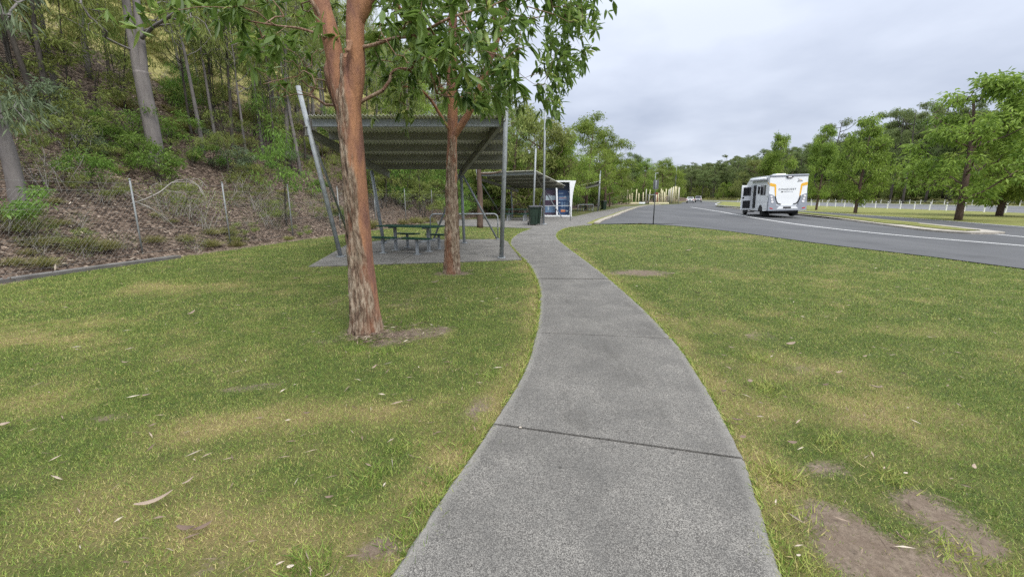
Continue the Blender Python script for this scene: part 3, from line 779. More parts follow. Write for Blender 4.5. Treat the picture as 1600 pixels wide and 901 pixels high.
def gn_stuff(name, keys, pts, rots, scl, label, cat, mats_=None):
    """one object: the points carry copies of a few plants"""
    me = bpy.data.meshes.new(name); me.vertices.add(len(pts)); me.vertices.foreach_set('co', np.asarray(pts, np.float32).ravel())
    for k, arr in (('rz', rots), ('sc', scl)):
        a = me.attributes.new(k, 'FLOAT', 'POINT'); a.data.foreach_set('value', np.asarray(arr, np.float32))
    pi = me.attributes.new('pick', 'INT', 'POINT'); pi.data.foreach_set('value', np.asarray(np.arange(len(pts)) % len(keys), np.int32))
    me.update(); o = link(name, me); tag(o, label, cat, kind='stuff')
    ng = bpy.data.node_groups.new(name + '_nodes', 'GeometryNodeTree'); ng.interface.new_socket('Geometry', in_out='INPUT', socket_type='NodeSocketGeometry'); ng.interface.new_socket('Geometry', in_out='OUTPUT', socket_type='NodeSocketGeometry')
    gi = ng.nodes.new('NodeGroupInput'); go = ng.nodes.new('NodeGroupOutput'); iop = ng.nodes.new('GeometryNodeInstanceOnPoints')
    g2i = ng.nodes.new('GeometryNodeGeometryToInstance')
    for key in reversed(keys):
        tm, cm = TREE[key]; j = ng.nodes.new('GeometryNodeJoinGeometry')
        for m in (tm, cm):
            if m is None: continue
            oo = bpy.data.objects.new('source_' + key, m); oi = ng.nodes.new('GeometryNodeObjectInfo'); oi.inputs['Object'].default_value = oo
            ng.links.new(oi.outputs['Geometry'], j.inputs[0])
        g = ng.nodes.new('GeometryNodeGeometryToInstance'); ng.links.new(j.outputs[0], g.inputs[0])
        if key == keys[-1]: jj = ng.nodes.new('GeometryNodeJoinGeometry')
        ng.links.new(g.outputs[0], jj.inputs[0])
    def at_(nm, ty):
        a = ng.nodes.new('GeometryNodeInputNamedAttribute'); a.data_type = ty; a.inputs[0].default_value = nm; return a.outputs[0]
    ng.nodes.remove(g2i)
    ng.links.new(gi.outputs[0], iop.inputs['Points']); ng.links.new(jj.outputs[0], iop.inputs['Instance'])
    iop.inputs['Pick Instance'].default_value = True; ng.links.new(at_('pick', 'INT'), iop.inputs['Instance Index'])
    cx = ng.nodes.new('ShaderNodeCombineXYZ'); ng.links.new(at_('rz', 'FLOAT'), cx.inputs[2]); ng.links.new(cx.outputs[0], iop.inputs['Rotation'])
    ng.links.new(at_('sc', 'FLOAT'), iop.inputs['Scale']); ng.links.new(iop.outputs[0], go.inputs[0])
    md = o.modifiers.new('scatter', 'NODES'); md.node_group = ng
    return o

# ------------------------------------------------------------------ grass blades
def grass():
    rng = np.random.default_rng(11)
    VV = []; TT = []; off = 0
    zones = [((-4.8, 4.8, 1.2, 3.4), 17000, .024, .0040), ((-7.6, 7.6, 3.4, 5.4), 9000, .027, .0052), ((-12, 12, 5.4, 9), 3800, .032, .0078), ((-12, 13, 9, 15), 1400, .036, .012), ((-12, 13, 15, 26), 420, .04, .022)]
    pathpoly = np.concatenate([PATH_L, PATH_R[::-1]])
    lot = np.concatenate([lot_left, SRV_R[::-1]])
    for (x0, x1, y0, y1), den, h, w in zones:
        n = int((x1 - x0) * (y1 - y0) * den)
        x = rng.uniform(x0, x1, n); y = rng.uniform(y0, y1, n)
        c = np.abs(x) < 1.32 * y + .5; x, y = x[c], y[c]
        k = ~inpoly(x, y, pathpoly)
        for pl in (SLAB1, PAVE): k &= ~inpoly(x, y, pl)
        k &= ~inpoly(x, y, lot); u, _ = signed_left(x, y, TOE); k &= u < -.15
        x, y = x[k], y[k]
        b, d = fields(x, y)
        k = rng.random(len(x)) > np.clip(b * 1.5 - .3 + .5 * (rng.random(len(x)) - .5), 0, .95) ; k &= rng.random(len(x)) > d * .25
        x, y, d, b = x[k], y[k], d[k], b[k]; n = len(x)
        pe = np.minimum(dpoly(x, y, PATH_L[:90]), dpoly(x, y, PATH_R[:90]))
        lush = fbm(x * 2.1, y * 2.1, 0, 61, 3)
        hh = h * rng.uniform(.5, 1.3, n) * (.8 + .5 * lush) * (1 + .5 * np.exp(-(pe / .12) ** 2)); ww = w * rng.uniform(.6, 1.3, n)
        az = rng.uniform(0, 2 * np.pi, n); ti = rng.uniform(.3, 1.45, n)
        D = np.stack([np.cos(az) * np.sin(ti), np.sin(az) * np.sin(ti), np.cos(ti)], 1)
        a2 = rng.uniform(0, 2 * np.pi, n); sd = np.stack([np.cos(a2), np.sin(a2), np.zeros(n)], 1) * ww[:, None] / 2
        P = np.stack([x, y, groundz(x, y) - .002], 1)
        VV.append(np.stack([P - sd, P + sd, P + D * hh[:, None]], 1).reshape(-1, 3))
        TT.append(np.clip(.60 * d + rng.normal(.0, .25, n) + .20 * (1 - lush) + .0 + .38 * (rng.random(n) < .16), 0, 1))
    # blades creeping over the path edges
    for P, s_ in ((PATH_L[:110], 1), (PATH_R[:110], -1)):
        Q = resample(P, 9000); T = nrmz(np.gradient(Q, axis=0)); N = np.stack([T[:, 1], -T[:, 0]], 1) * s_
        k = (fbm(Q[:, 0] * 4, Q[:, 1] * 4, 0, 63, 4) > .36) & (rng.random(9000) < .75); Q, N = Q[k], N[k]; n = len(Q)
        P3 = np.c_[Q - N * rng.uniform(.0, .035, (n, 1)), np.full(n, -.004)]; D = nrmz(np.c_[N * rng.uniform(.1, 1.2, (n, 1)) + rng.normal(0, .45, (n, 2)), rng.uniform(.25, .9, n)])
        sd = nrmz(np.cross(D, rng.normal(size=(n, 3)))) * (.0022 + .0006 * Q[:, 1:2])
        VV.append(np.stack([P3 - sd, P3 + sd, P3 + D * rng.uniform(.03, .075, (n, 1))], 1).reshape(-1, 3)); TT.append(np.clip(rng.normal(.42, .25, n), 0, 1))
    # weed tufts and long grass at the path edges
    tuf = [(660, 790, 60), (580, 742, 50), (625, 700, 40), (720, 690, 40), (1222, 742, 80), (1200, 605, 60), (1185, 560, 45), (640, 845, 50), (480, 885, 60), (1300, 690, 40), (1230, 870, 70), (765, 585, 30), (560, 545, 60), (600, 548, 40), (1500, 860, 40), (690, 745, 40), (1395, 745, 45), (1240, 800, 40)]
    for px, py, n in tuf:
        c = G(px, py); n *= 3; P = np.c_[rng.normal(0, .07, (n, 2)) + c, np.full(n, -.012)]
        D = nrmz(np.c_[rng.normal(0, .6, (n, 2)), np.full(n, .75)]); sd = nrmz(np.cross(D, rng.normal(size=(n, 3)))) * .0028
        VV.append(np.stack([P - sd, P + sd, P + D * rng.uniform(.03, .09, (n, 1))], 1).reshape(-1, 3)); TT.append(np.clip(rng.normal(.2 + .3 * (px > 1000), .2, n), 0, 1))
    V = np.concatenate(VV); n = len(V) // 3
    t = NT('grass_blade'); ti = t.attr('tint'); big = t.noise(t.pos(), .7, 3)
    c = t.ramp(ti, [(.0, (.085, .145, .030)), (.25, (.215, .305, .062)), (.5, (.37, .41, .11)), (.75, (.43, .365, .135)), (1., (.60, .49, .26))])
    c = t.mix(t.ramp(big, [(.3, 0.), (.7, .35)]), c, (.15, .235, .04))
    m = t.bsdf(c, .6, spec=.25, trans=.25)
    me = raw('grass', V, [np.arange(n * 3).reshape(-1, 3)], m, smooth_=False, attrs={'tint': ('FACE', np.concatenate(TT))})
    tag(link('grass', me), 'short mown grass blades of the lawn, green and straw coloured', 'grass', kind='stuff')
grass()

# ------------------------------------------------------------------ leaf litter on the bank
def litter():
    rng = np.random.default_rng(12); n = 72000
    y = 5 + 40 * rng.random(n) ** 1.5; x = np.interp(y, TOE[:, 1], TOE[:, 0]) - (-1.0 + 17 * rng.random(n) ** 1.15)
    z = hillH(x, y); u, _ = signed_left(x, y, TOE); k = (u > -.65) & ((u > 0) | (rng.random(n) < .3)) & (fbm(x * .8, y * .8, 0, 71) > .36); x, y, z, u = x[k], y[k], z[k], u[k]; n = len(x)
    z = np.where(u > 0, z, 0) + .02
    P = np.stack([x, y, z], 1); D = rng.normal(size=(n, 3)) * np.array((1, 1, .35)); D[:, 0] += .25; D[:, 2] -= .15
    V, Q, ti = leaves(P, D, rng.uniform(.06, .18, n), rng.uniform(.018, .045, n), rng, np.clip(rng.normal(.45, .3, n), 0, 1), False, .1)
    t = NT('dead_leaf'); c = t.ramp(t.attr('tint'), [(0., (.045, .032, .025)), (.45, (.15, .105, .08)), (.8, (.32, .25, .195)), (1., (.46, .40, .33))])
    me = raw('leaf_litter', V, Q, t.bsdf(c, .75, spec=.3), smooth_=False, attrs={'tint': ('FACE', ti)})
    tag(link('leaf_litter', me), 'thick litter of brown dead leaves on the bank', 'leaf litter', kind='stuff')
    M['deadleaf'] = t.m
litter()

# ------------------------------------------------------------------ the two brush box trees in front
def bark_tube(C, rr, rough_fn, rng, na=96, dz=.018, seed=0):
    C = np.asarray(C, float); n = max(20, int(plen(C) / dz)); P = resample(np.c_[smooth(C, 10)], n)
    L = np.r_[0, np.cumsum(np.linalg.norm(np.diff(smooth(C, 10), axis=0), axis=1))]
    rs = np.interp(np.linspace(0, 1, n), np.linspace(0, 1, len(rr)), rr)
    T = nrmz(np.gradient(P, axis=0)); th = np.linspace(0, 2 * np.pi, na, endpoint=False)
    X = np.array((1., 0, 0)) - T * T[:, :1]; X = nrmz(X); Y = np.cross(T, X)
    TH, Z = np.meshgrid(th, P[:, 2]); cx, sx = np.cos(TH), np.sin(TH)
    lump = fbm(cx * 1.2 + seed, sx * 1.2, Z * 1.3, seed, 3) - .5
    nz = fbm(cx * 2.2 + 9, sx * 2.2, Z * 2.4, seed + 3, 4)
    ro = sstep(-.10, .10, rough_fn(cx, Z) + (nz - .5) * .95)
    strip = fbm(cx * 9, sx * 9, Z * 3.0, seed + 5, 4); fine = fbm(cx * 24, sx * 24, Z * 9, seed + 7, 3)
    r = rs[:, None] * (1 + .16 * lump) + ro * (.005 + .055 * np.maximum(strip - .40, 0) * 2 + .016 * (fine - .5)) + (1 - ro) * .003 * (strip - .5)
    V = P[:, None] + r[..., None] * (cx[..., None] * X[:, None] + sx[..., None] * Y[:, None])
    i, j = np.meshgrid(np.arange(na), np.arange(n - 1)); k = (j * na + i).ravel(); k2 = (j * na + (i + 1) % na).ravel()
    return V.reshape(-1, 3), np.stack([k, k2, k2 + na, k + na], 1), ro.ravel()
def whorls(T, rng, nper, L, W, spread, origin, young=.25, per=2, droop=.2):
    C = np.repeat(T, per, 0) + rng.normal(0, spread, (len(T) * per, 3)); C[::per] = T
    axis = nrmz(nrmz(C - origin) * .7 + rng.normal(0, .5, C.shape) + np.array((0, 0, .15)))
    N = len(C) * nper; ax = np.repeat(axis, nper, 0); az = rng.uniform(0, 6.283, N)
    a = nrmz(np.cross(ax, np.array((.3, .2, .9)))); b = np.cross(ax, a)
    D = ax * rng.uniform(-.15, .75, (N, 1)) + (a * np.cos(az)[:, None] + b * np.sin(az)[:, None]) + np.array((0, 0, -droop))
    ct = np.repeat(np.clip(rng.normal(.42, .2, len(C)), 0, .8), nper); ti = np.clip(ct + rng.normal(0, .1, N), 0, .85)
    LL = L * rng.uniform(.65, 1.25, N); yg = (rng.random(len(C)) < young).repeat(nper) & (rng.random(N) < .4)
    ti[yg] = rng.uniform(.9, 1, yg.sum()); LL[yg] *= .6; D[yg] = ax[yg] + D[yg] * .3
    base = np.repeat(C, nper, 0) + ax * rng.uniform(-.05, .03, (N, 1))
    return leaves(base, D, LL, W * LL / L * rng.uniform(.85, 1.15, N), rng, ti, True, .28)
def region(rng, poly, n, Y0, Y1):
    P = np.array(poly, float); out = []
    while len(out) < n:
        x = rng.uniform(P[:, 0].min(), P[:, 0].max()); y = rng.uniform(P[:, 1].min(), P[:, 1].max())
        if inpoly(np.array([x]), np.array([y]), poly)[0]: out.append(at(x, y, rng.uniform(Y0, Y1)))
    return np.array(out)
def rect(a, b, c, d): return [(a, b), (c, b), (c, d), (a, d)]
def front_trees():
    rng = np.random.default_rng(21)
    # ---- the nearest tree
    C = [at(573, 520, 4.97), at(571, 470, 4.98), at(565, 400, 5.0), at(558, 310, 5.0), at(551, 220, 5.0), at(545, 150, 5.0), at(543, 110, 5.0), at(541, 85, 5.0)]
    C[0] = (C[0][0], C[0][1], -.08)
    rr = [.190, .150, .130, .122, .118, .120, .118, .03]
    def r1(cx, z): return np.interp(z, [0, .3, 1.0, 1.8, 2.5, 2.8, 3.1], [1.1, .8, .45, .2, .05, -.05, -.35]) - cx
    parts = [bark_tube(C, rr, r1, rng, seed=1)]
    lf = lambda cx, z: np.interp(z, [2.6, 3.2], [-.15, -.62]) - .4 * cx
    SL = [at(546, 215, 5.02), at(537, 165, 5.02), at(527, 110, 5.02), at(517, 60, 5.03), at(500, 0, 5.05), at(480, -90, 5.1), at(462, -210, 5.2), (-2.5, 5.3, 5.6), (-2.7, 5.4, 6.6)]
    SR = [at(551, 215, 5.0), at(553, 165, 5.0), at(556, 110, 5.0), at(555, 50, 5.0), at(557, 0, 5.0), at(566, -90, 4.95), at(572, -200, 4.9), (-1.4, 4.9, 5.6), (-1.3, 4.8, 6.9)]
    SB = [at(560, 30, 5.0), at(574, 0, 4.97), at(600, -60, 4.9), (-1.1, 4.8, 4.5), (-.5, 4.9, 5.2), (.1, 5.1, 5.8)]
    parts += [bark_tube(SL, [.05, .092, .095, .092, .088, .08, .07, .055, .04], lf, rng, 64, .025, 2), bark_tube(SR, [.05, .095, .092, .086, .082, .075, .065, .05, .035], lf, rng, 64, .025, 3), bark_tube(SB, [.07, .07, .06, .05, .04, .03], lf, rng, 40, .03, 4)]
    VV = []; FF = []; AA = []; off = 0
    for v, q, a in parts: VV.append(v); FF.append(q + off); AA.append(a); off += len(v)
    t1 = empty('brush_box_tree', (0, 0, 0))
    TR = region(rng, [(838, -60), (935, -60), (932, 60), (890, 130), (868, 185), (848, 160), (850, 120), (858, 60)], 150, 5.0, 7.0)
    T = np.concatenate([region(rng, rect(590, -60, 700, 70), 26, 4.4, 6.2), region(rng, [(640, -60), (830, -60), (838, 60), (815, 130), (760, 165), (690, 150), (655, 110)], 92, 3.7, 5.8),
        region(rng, rect(370, -60, 510, 70), 36, 4.6, 7.5), region(rng, rect(390, 60, 480, 150), 10, 5.0, 7),
        region(rng, rect(190, -60, 380, 25), 34, 4.6, 6.5), region(rng, rect(575, 60, 650, 125), 8, 4.8, 6), ellip(rng, 140, (-1.2, 5.6, 6.4), (3.4, 2.8, 2.0), .2, -.6)])
    limbs = [(np.array(SL), .1, .04), (np.array(SR), .1, .035), (np.array(SB), .06, .03),
             (smooth([at(560, 75, 5.0), at(585, 70, 4.95), at(615, 60, 4.85), at(650, 55, 4.75), at(700, 30, 4.6), at(760, 10, 4.7)], 4), .022, .010),
             (smooth([at(512, 45, 5.0), at(492, 10, 4.95), at(470, -20, 4.9)], 4), .03, .02), (smooth([at(515, 60, 4.95), at(470, 45, 4.9), at(430, 40, 5.0), at(370, 30, 5.3)], 4), .015, .007),
             (smooth([(-1.1, 4.8, 4.5), (-.3, 5.2, 4.6), (.3, 5.7, 4.5), (.7, 6.0, 4.3)], 4), .035, .015)]
    TB = np.concatenate([region(rng, rect(400, -40, 520, 170), 60, 4.7, 6.0), region(rng, rect(590, -40, 830, 150), 90, 4.2, 6.0)])
    mb = grow(limbs, np.concatenate([T, TR, TB]), rng, .22, .0024, 6, .25, .06, .5)
    for l in limbs[3:]: mb.tube(l[0], np.linspace(l[1], l[2], len(l[0])), 8)
    v = np.concatenate(mb.V); fq = np.concatenate(mb.F[4]); fl = [np.concatenate(FF), fq + off]
    extra = [np.concatenate(f) + off for kk, f in mb.F.items() if kk != 4]
    AA.append(np.full(len(v), .75)); VV.append(v)
    link('trunk', raw('trunk', np.concatenate(VV), fl + extra, M['bark_front'], attrs={'rough': ('POINT', np.concatenate(AA))}), t1)
    V, Q, ti = whorls(T, rng, 9, .15, .050, .12, np.array((-1.6, 5.0, 3.4))); V2, Q2, t2_ = whorls(TR, rng, 6, .125, .044, .1, np.array((-1.6, 5.0, 3.4)), .1, 2, .1)
    Q = [Q[0], Q2[0] + len(V)]; V = np.concatenate([V, V2]); ti = np.r_[ti, t2_]
    link('crown', raw('crown', V, Q, M['lf_front'], attrs={'tint': ('FACE', ti)}), t1)
    # peeling flaps of bark
    for (px, py, wpx, hpx, curl) in ((546, 72, 10, 16, .02), (541, 84, 6, 14, .025)):
        a = np.array(at(px, py, 4.84 if py < 100 else 4.95)); w = wpx * 4.6 / 660; h = hpx * 4.6 / 660
        g = [];
        for i in range(7):
            for j in range(4):
                f = i / 6; s_ = j / 3 - .5
                g.append(a + np.array((s_ * w * (1 - .3 * f) + .01 * math.sin(f * 5), -curl * f * f - .05 * (s_ * 2) ** 2 * w, h * (.5 - f))))
        i, j = np.meshgrid(np.arange(3), np.arange(6)); k = (j * 4 + i).ravel()
        me = raw('bark_strip', g, [np.stack([k, k + 1, k + 5, k + 4], 1)], M['bark_front'], attrs={'rough': ('POINT', np.full(28, .25))})
        o = link('bark_strip', me, t1); md = o.modifiers.new('thick', 'SOLIDIFY'); md.thickness = .004
    tag(t1, 'nearest brush box tree with forked salmon trunk and peeling grey bark', 'tree', 'brush box trees on the lawn')
    # ---- the second tree, by the shelter
    C = [at(706, 430, 9.0), at(706, 400, 9.0), at(705, 330, 9.0), at(705, 260, 9.0), at(707, 200, 9.0), at(706, 100, 9.0), at(708, 0, 9.0), (-1.1, 9.05, 6.3), (-1.0, 9.1, 7.4)]
    C[0] = (C[0][0], C[0][1], -.08); rr = [.17, .122, .104, .096, .108, .085, .075, .055, .03]
    def r2(cx, z): return np.interp(z, [0, .5, 2.0, 2.7, 3.1], [1.0, .9, .65, .3, -.6]) - .8 * np.abs(cx - .2) + .1
    LR = [at(710, 212, 9.0), at(728, 185, 8.9), at(745, 150, 8.8), at(765, 95, 8.7), at(790, 20, 8.7), (.1, 8.7, 5.8)]
    LL = [at(704, 205, 8.95), at(688, 180, 8.8), at(672, 155, 8.6), at(655, 140, 8.4), at(630, 135, 8.2)]
    LM = [at(708, 160, 9.0), at(690, 140, 8.8), at(665, 90, 8.6), at(640, 40, 8.5), at(600, -30, 8.5)]
    parts = [bark_tube(C, rr, r2, rng, 72, .03, 7), bark_tube(LR, [.07, .065, .06, .05, .04, .03], lf, rng, 36, .05, 8), bark_tube(LL, [.03, .03, .025, .02, .015], lf, rng, 24, .05, 9), bark_tube(LM, [.05, .045, .04, .03, .02], lf, rng, 24, .05, 10)]
    VV = []; FF = []; AA = []; off = 0
    for v, q, a in parts: VV.append(v); FF.append(q + off); AA.append(a); off += len(v)
    t2 = empty('brush_box_tree', (0, 0, 0))
    T = np.concatenate([region(rng, rect(560, -40, 660, 150), 40, 7.4, 9.6), region(rng, rect(640, 0, 800, 150), 56, 7.6, 9.8), region(rng, rect(590, 130, 650, 180), 8, 7.6, 8.6), region(rng, [(730, 110), (820, 110), (830, 175), (760, 165)], 14, 8.2, 10), region(rng, rect(470, 0, 560, 130), 14, 8.5, 10.5), ellip(rng, 130, (-.9, 9.1, 6.4), (3.0, 2.4, 2.0), .2, -.7)])
    limbs = [(smooth(np.array(C)[3:], 3), .13, .04), (np.array(LR), .06, .03), (np.array(LL), .025, .012), (np.array(LM), .045, .02)]
    mb = grow(limbs, T, rng, .28, .003, 5, .25, .06, .5)
    v = np.concatenate(mb.V); ex = [np.concatenate(f) + off for f in mb.F.values()]
    VV.append(v); AA.append(np.full(len(v), .7))
    link('trunk', raw('trunk', np.concatenate(VV), [np.concatenate(FF)] + ex, M['bark_front'], attrs={'rough': ('POINT', np.concatenate(AA))}), t2)
    V, Q, ti = whorls(T, rng, 9, .15, .048, .15, np.array((-1.1, 9.0, 3.4)), .15, 3)
    link('crown', raw('crown', V, Q, M['lf_front'], attrs={'tint': ('FACE', ti)}), t2)
    tag(t2, 'second brush box tree with reddish trunk standing against the picnic shelter', 'tree', 'brush box trees on the lawn')
front_trees()

# ------------------------------------------------------------------ trees, saplings and shrubs on the bank
def on_hill(px, py): p, t = hit(px, py); return p
def hill_plants():
    rng = np.random.default_rng(31)
    # the big forked grey gum
    b = on_hill(243, 252); Y = b[1]; k = (Y * CP) / F
    c0 = [at(246, 262, Y), at(243, 235, Y), at(235, 190, Y), at(226, 145, Y), at(220, 112, Y)]
    cl = [at(218, 125, Y), at(210, 80, Y), at(201, 30, Y), at(193, -30, Y), at(180, -140, Y), at(166, -260, Y)]
    cr = [at(224, 125, Y + .05), at(221, 80, Y + .15), at(216, 30, Y + .25), at(212, -30, Y + .4), at(222, -140, Y + .6), at(240, -270, Y + 1)]
    br = [at(222, 60, Y), at(240, 42, Y - .4), at(262, 28, Y - .8), at(300, 0, Y - 1.2), at(350, -40, Y - 1.4)]
    br2 = [at(226, 48, Y), at(250, 40, Y - .3), at(270, 38, Y - .6)]
    mb = MB(); d = 12 * k
    for P, r0, r1 in ((c0, d * .92, d * .74), (cl, d * .56, d * .25), (cr, d * .56, d * .22), (br, d * .22, d * .1), (br2, d * .13, d * .05)): mb.tube(smooth(P, 6), np.linspace(r0, r1, len(P) * 6 - 5), 20)
    T = np.concatenate([region(rng, rect(60, -280, 420, -40), 70, Y - 3, Y + 3), region(rng, rect(230, -40, 400, 60), 36, Y - 2.5, Y + 2), region(rng, rect(90, -40, 200, 60), 30, Y - 2, Y + 2)])
    limbs = [(np.array(cl), d * .5, d * .2), (np.array(cr), d * .5, d * .2), (np.array(br), d * .2, d * .08)]
    grow(limbs, T, rng, .5, .006, 5, mb=mb)
    o = empty('gum_tree'); mb.build('trunk', M['gum'], o, True)
    V, Q, ti = clump_leaves(T, 34, .45, .19, .036, rng, 1.0); link('crown', raw('crown', V, Q, M['lf_euc'], attrs={'tint': ('FACE', ti)}), o)
    tag(o, 'big smooth grey gum on the bank whose trunk forks in two', 'tree')
    # the leaning grey trunk at the frame's left
    b = on_hill(28, 318); Y = b[1]; k = Y * CP / F
    c0 = [at(30, 322, Y), at(24, 285, Y), at(12, 235, Y), at(-2, 190, Y), at(-25, 110, Y), at(-50, 0, Y), at(-70, -140, Y)]
    mb = MB(); mb.tube(smooth(c0, 6), np.linspace(11 * k, 6 * k, 37), 18)
    T = np.concatenate([region(rng, rect(-160, -260, 60, 40), 80, Y - 1.5, Y + 2), region(rng, rect(-20, 150, 70, 200), 12, Y - .8, Y + .4)])
    grow([(np.array(c0), 10 * k, 5 * k)], T, rng, .5, .006, 5, mb=mb)
    o = empty('gum_tree'); mb.build('trunk', M['gum'], o, True); V, Q, ti = clump_leaves(T, 30, .42, .2, .036, rng, 1.0)
    link('crown', raw('crown', V, Q, M['lf_pale'], attrs={'tint': ('FACE', ti)}), o); tag(o, 'leaning grey trunked gum low on the bank at the far left edge', 'tree')
    # named slender trees: base pixel, prototype, scale, lean
    spots = [(60, 178, 1, 1.0, -.05, 'dark forked gum'), (80, 190, 3, .95, -.06, 'thin dark leaning gum'), (90, 150, 0, .9, .0, 'pale thin gum'), (140, 120, 2, .8, 0, 'tall pale gum'), (176, 150, 3, .7, .05, 'crooked dark gum'), (292, 132, 1, .95, .0, 'black trunked tree'), (365, 248, 3, .9, .03, 'crooked dark stemmed gum'), (352, 190, 1, .7, 0, 'small dark gum'),
             (425, 175, 0, .8, .02, 'thin pale gum'), (440, 240, 2, .75, .0, 'straight pale gum'), (470, 276, 0, .95, -.03, 'pale leaning gum'), (452, 262, 2, .85, .0, 'slim grey gum'), (490, 225, 0, 1.0, .02, 'slim pale gum'), (505, 190, 2, .8, 0, 'grey gum'), (398, 215, 3, .8, .02, 'dark slim gum'), (330, 110, 2, .8, 0, 'high pale gum'), (410, 110, 0, .8, 0, 'high slim gum'), (20, 120, 3, .9, 0, 'dark leaning gum'),
             (590, 200, 0, .8, 0, 'pale gum'), (640, 190, 3, .8, 0, 'dark gum'), (560, 230, 2, .8, 0, 'straight gum'), (520, 160, 1, .9, 0, 'dark gum')]
    where = lambda px: 'left of the big forked gum' if px < 190 else ('right of the big forked gum' if px < 420 else ('between forked gum and shelter' if px < 520 else 'behind the shelter roof'))
    for i, (px, py, v, s, ln, nm) in enumerate(spots):
        p = on_hill(px, py); lvl = 'high' if p[2] > 7 else ('half way up' if p[2] > 3.5 else 'low')
        plant('slender%d' % v, 'gum_tree', 'tree', p[0], p[1], p[2], s * rng.uniform(.95, 1.05), rng.uniform(0, 6.28), '%s %s on the bank, %s' % (nm, lvl, where(px)), 'slender gums on the bank', (0, ln * 1.5), 1.0)
    # scatter
    tr = []
    for q in range(30):
        y = rng.uniform(17, 60); u = rng.uniform(1.0, 24) if q % 3 else rng.uniform(8, 30); x = float(np.interp(y, TOE[:, 1], TOE[:, 0])) - u; tr.append((x, y))
    for x, y in tr:
        u, _ = signed_left(np.array([x]), np.array([y]), TOE); z = float(hillH(np.array([x]), np.array([y]))[0])
        plant('slender%d' % rng.integers(4), 'gum_tree', 'tree', x, y, z, rng.uniform(.65, 1.05), rng.uniform(0, 6.28), 'slender gum in the dense stand %s on the bank %s' % ('high' if z > 7 else 'low', 'behind the shelter' if y < 34 else 'beyond the shelter'), 'gums in the stand on the bank', (rng.normal(0, .04), rng.normal(0, .04)))
    for q in range(70):
        y = rng.uniform(17, 44) if q > 24 else rng.uniform(7, 18); u = rng.uniform(.6, 10) if q > 24 else rng.uniform(6, 15); x = float(np.interp(y, TOE[:, 1], TOE[:, 0])) - u
        z = float(hillH(np.array([x]), np.array([y]))[0]); px = CX + F * x / (y * CP - (z - CAMH) * SP)
        plant('sapling%d' % rng.integers(3), 'sapling', 'sapling', x, y, z, rng.uniform(.6, 1.1), rng.uniform(0, 6.28), 'thin dark stemmed sapling on the bank, %s' % where(px), 'saplings on the bank', (rng.normal(0, .1), rng.normal(0, .1)))
    # shrubs at marked places: pixel of the base, prototype, scale
    sh = [(215, 235, 0, 1.3, 'bright green wattle shrub in front of the big forked gum'), (268, 228, 0, 1.25, 'bright green spreading shrub right of the big forked gum'), (185, 225, 0, 1.0, 'bright shrub left of the big forked gum'), (215, 262, 1, 1.2, 'yellow green shrub at the foot of the big forked gum'), (250, 285, 1, 1.2, 'low bright shrub below the big forked gum'), (300, 260, 2, .8, 'dull green shrub half way along the bank'),
          (365, 272, 3, 1.1, 'pale leaved shrub below the crooked dark gum'), (405, 272, 0, .8, 'lime green shrub on the bank near the shelter'), (330, 262, 0, .9, 'bright shrub between forked gum and shelter'), (140, 288, 1, 1.0, 'light green shrub in the leaf litter left of the first fence post'), (60, 200, 3, 1.4, 'silvery leaved shrub behind the leaning trunk'), (15, 360, 0, .9, 'green shrub at the foot of the bank by the frame edge'),
          (110, 255, 2, 1.0, 'grey green shrub amid the litter'), (125, 215, 2, 1.1, 'dull shrub high among dark trunks'), (20, 260, 2, .8, 'dull shrub beside the leaning grey trunk'), (440, 260, 3, 1.0, 'pale shrub under the slim pale gums'), (390, 300, 2, .9, 'dull shrub behind the middle fence post'), (540, 345, 1, .7, 'small green shrub behind the leaning shelter post'), (500, 300, 1, .7, 'bright small shrub left of the shelter'), (620, 300, 1, .8, 'small shrub on the bank behind the picnic table'),
          (30, 150, 2, 1.5, 'dark shrub high at the left of the bank'), (150, 180, 2, 1.4, 'dull shrub above the leaf litter'), (320, 200, 2, 1.3, 'olive shrub right of the forked gum, high up'), (280, 170, 1, 1.3, 'yellowish shrub high behind the forked gum')]
    for px, py, v, s, lb in sh:
        p = on_hill(px, py); plant('shrub%d' % v, 'shrub', 'shrub', p[0], p[1], p[2], s * .82 * rng.uniform(.95, 1.1), rng.uniform(0, 6.28), lb, 'shrubs on the bank', crown='foliage')
    for q in range(60):
        y = rng.uniform(25, 50); u = rng.uniform(.4, 9); x = float(np.interp(y, TOE[:, 1], TOE[:, 0])) - u; z = float(hillH(np.array([x]), np.array([y]))[0])
        plant('shrub%d' % rng.choice([0, 1, 2, 2, 3]), 'shrub', 'shrub', x, y, z, rng.uniform(.6, 1.3), rng.uniform(0, 6.28), 'leafy shrub among saplings on the bank %s' % ('behind the shelter' if y < 30 else 'beyond the shelter'), 'undergrowth shrubs on the bank', crown='foliage')
    for (px, py, v, s) in ((90, 300, 0, 1.0), (290, 345, 0, 1.2), (330, 360, 1, 1.1), (255, 330, 1, .9), (420, 355, 0, 1.0), (400, 330, 1, 1.1), (160, 320, 0, .8), (110, 240, 1, 1.2), (60, 290, 1, .8), (450, 345, 0, .9), (375, 310, 0, .9), (500, 345, 1, .9)):
        p = on_hill(px, py); plant('twigs%d' % v, 'dry_shrub', 'dry shrub', p[0], p[1], p[2], s, rng.uniform(0, 6.28), 'tangle of bare grey twigs in the litter behind the wire fence', 'dry shrubs behind the fence', crown='foliage')
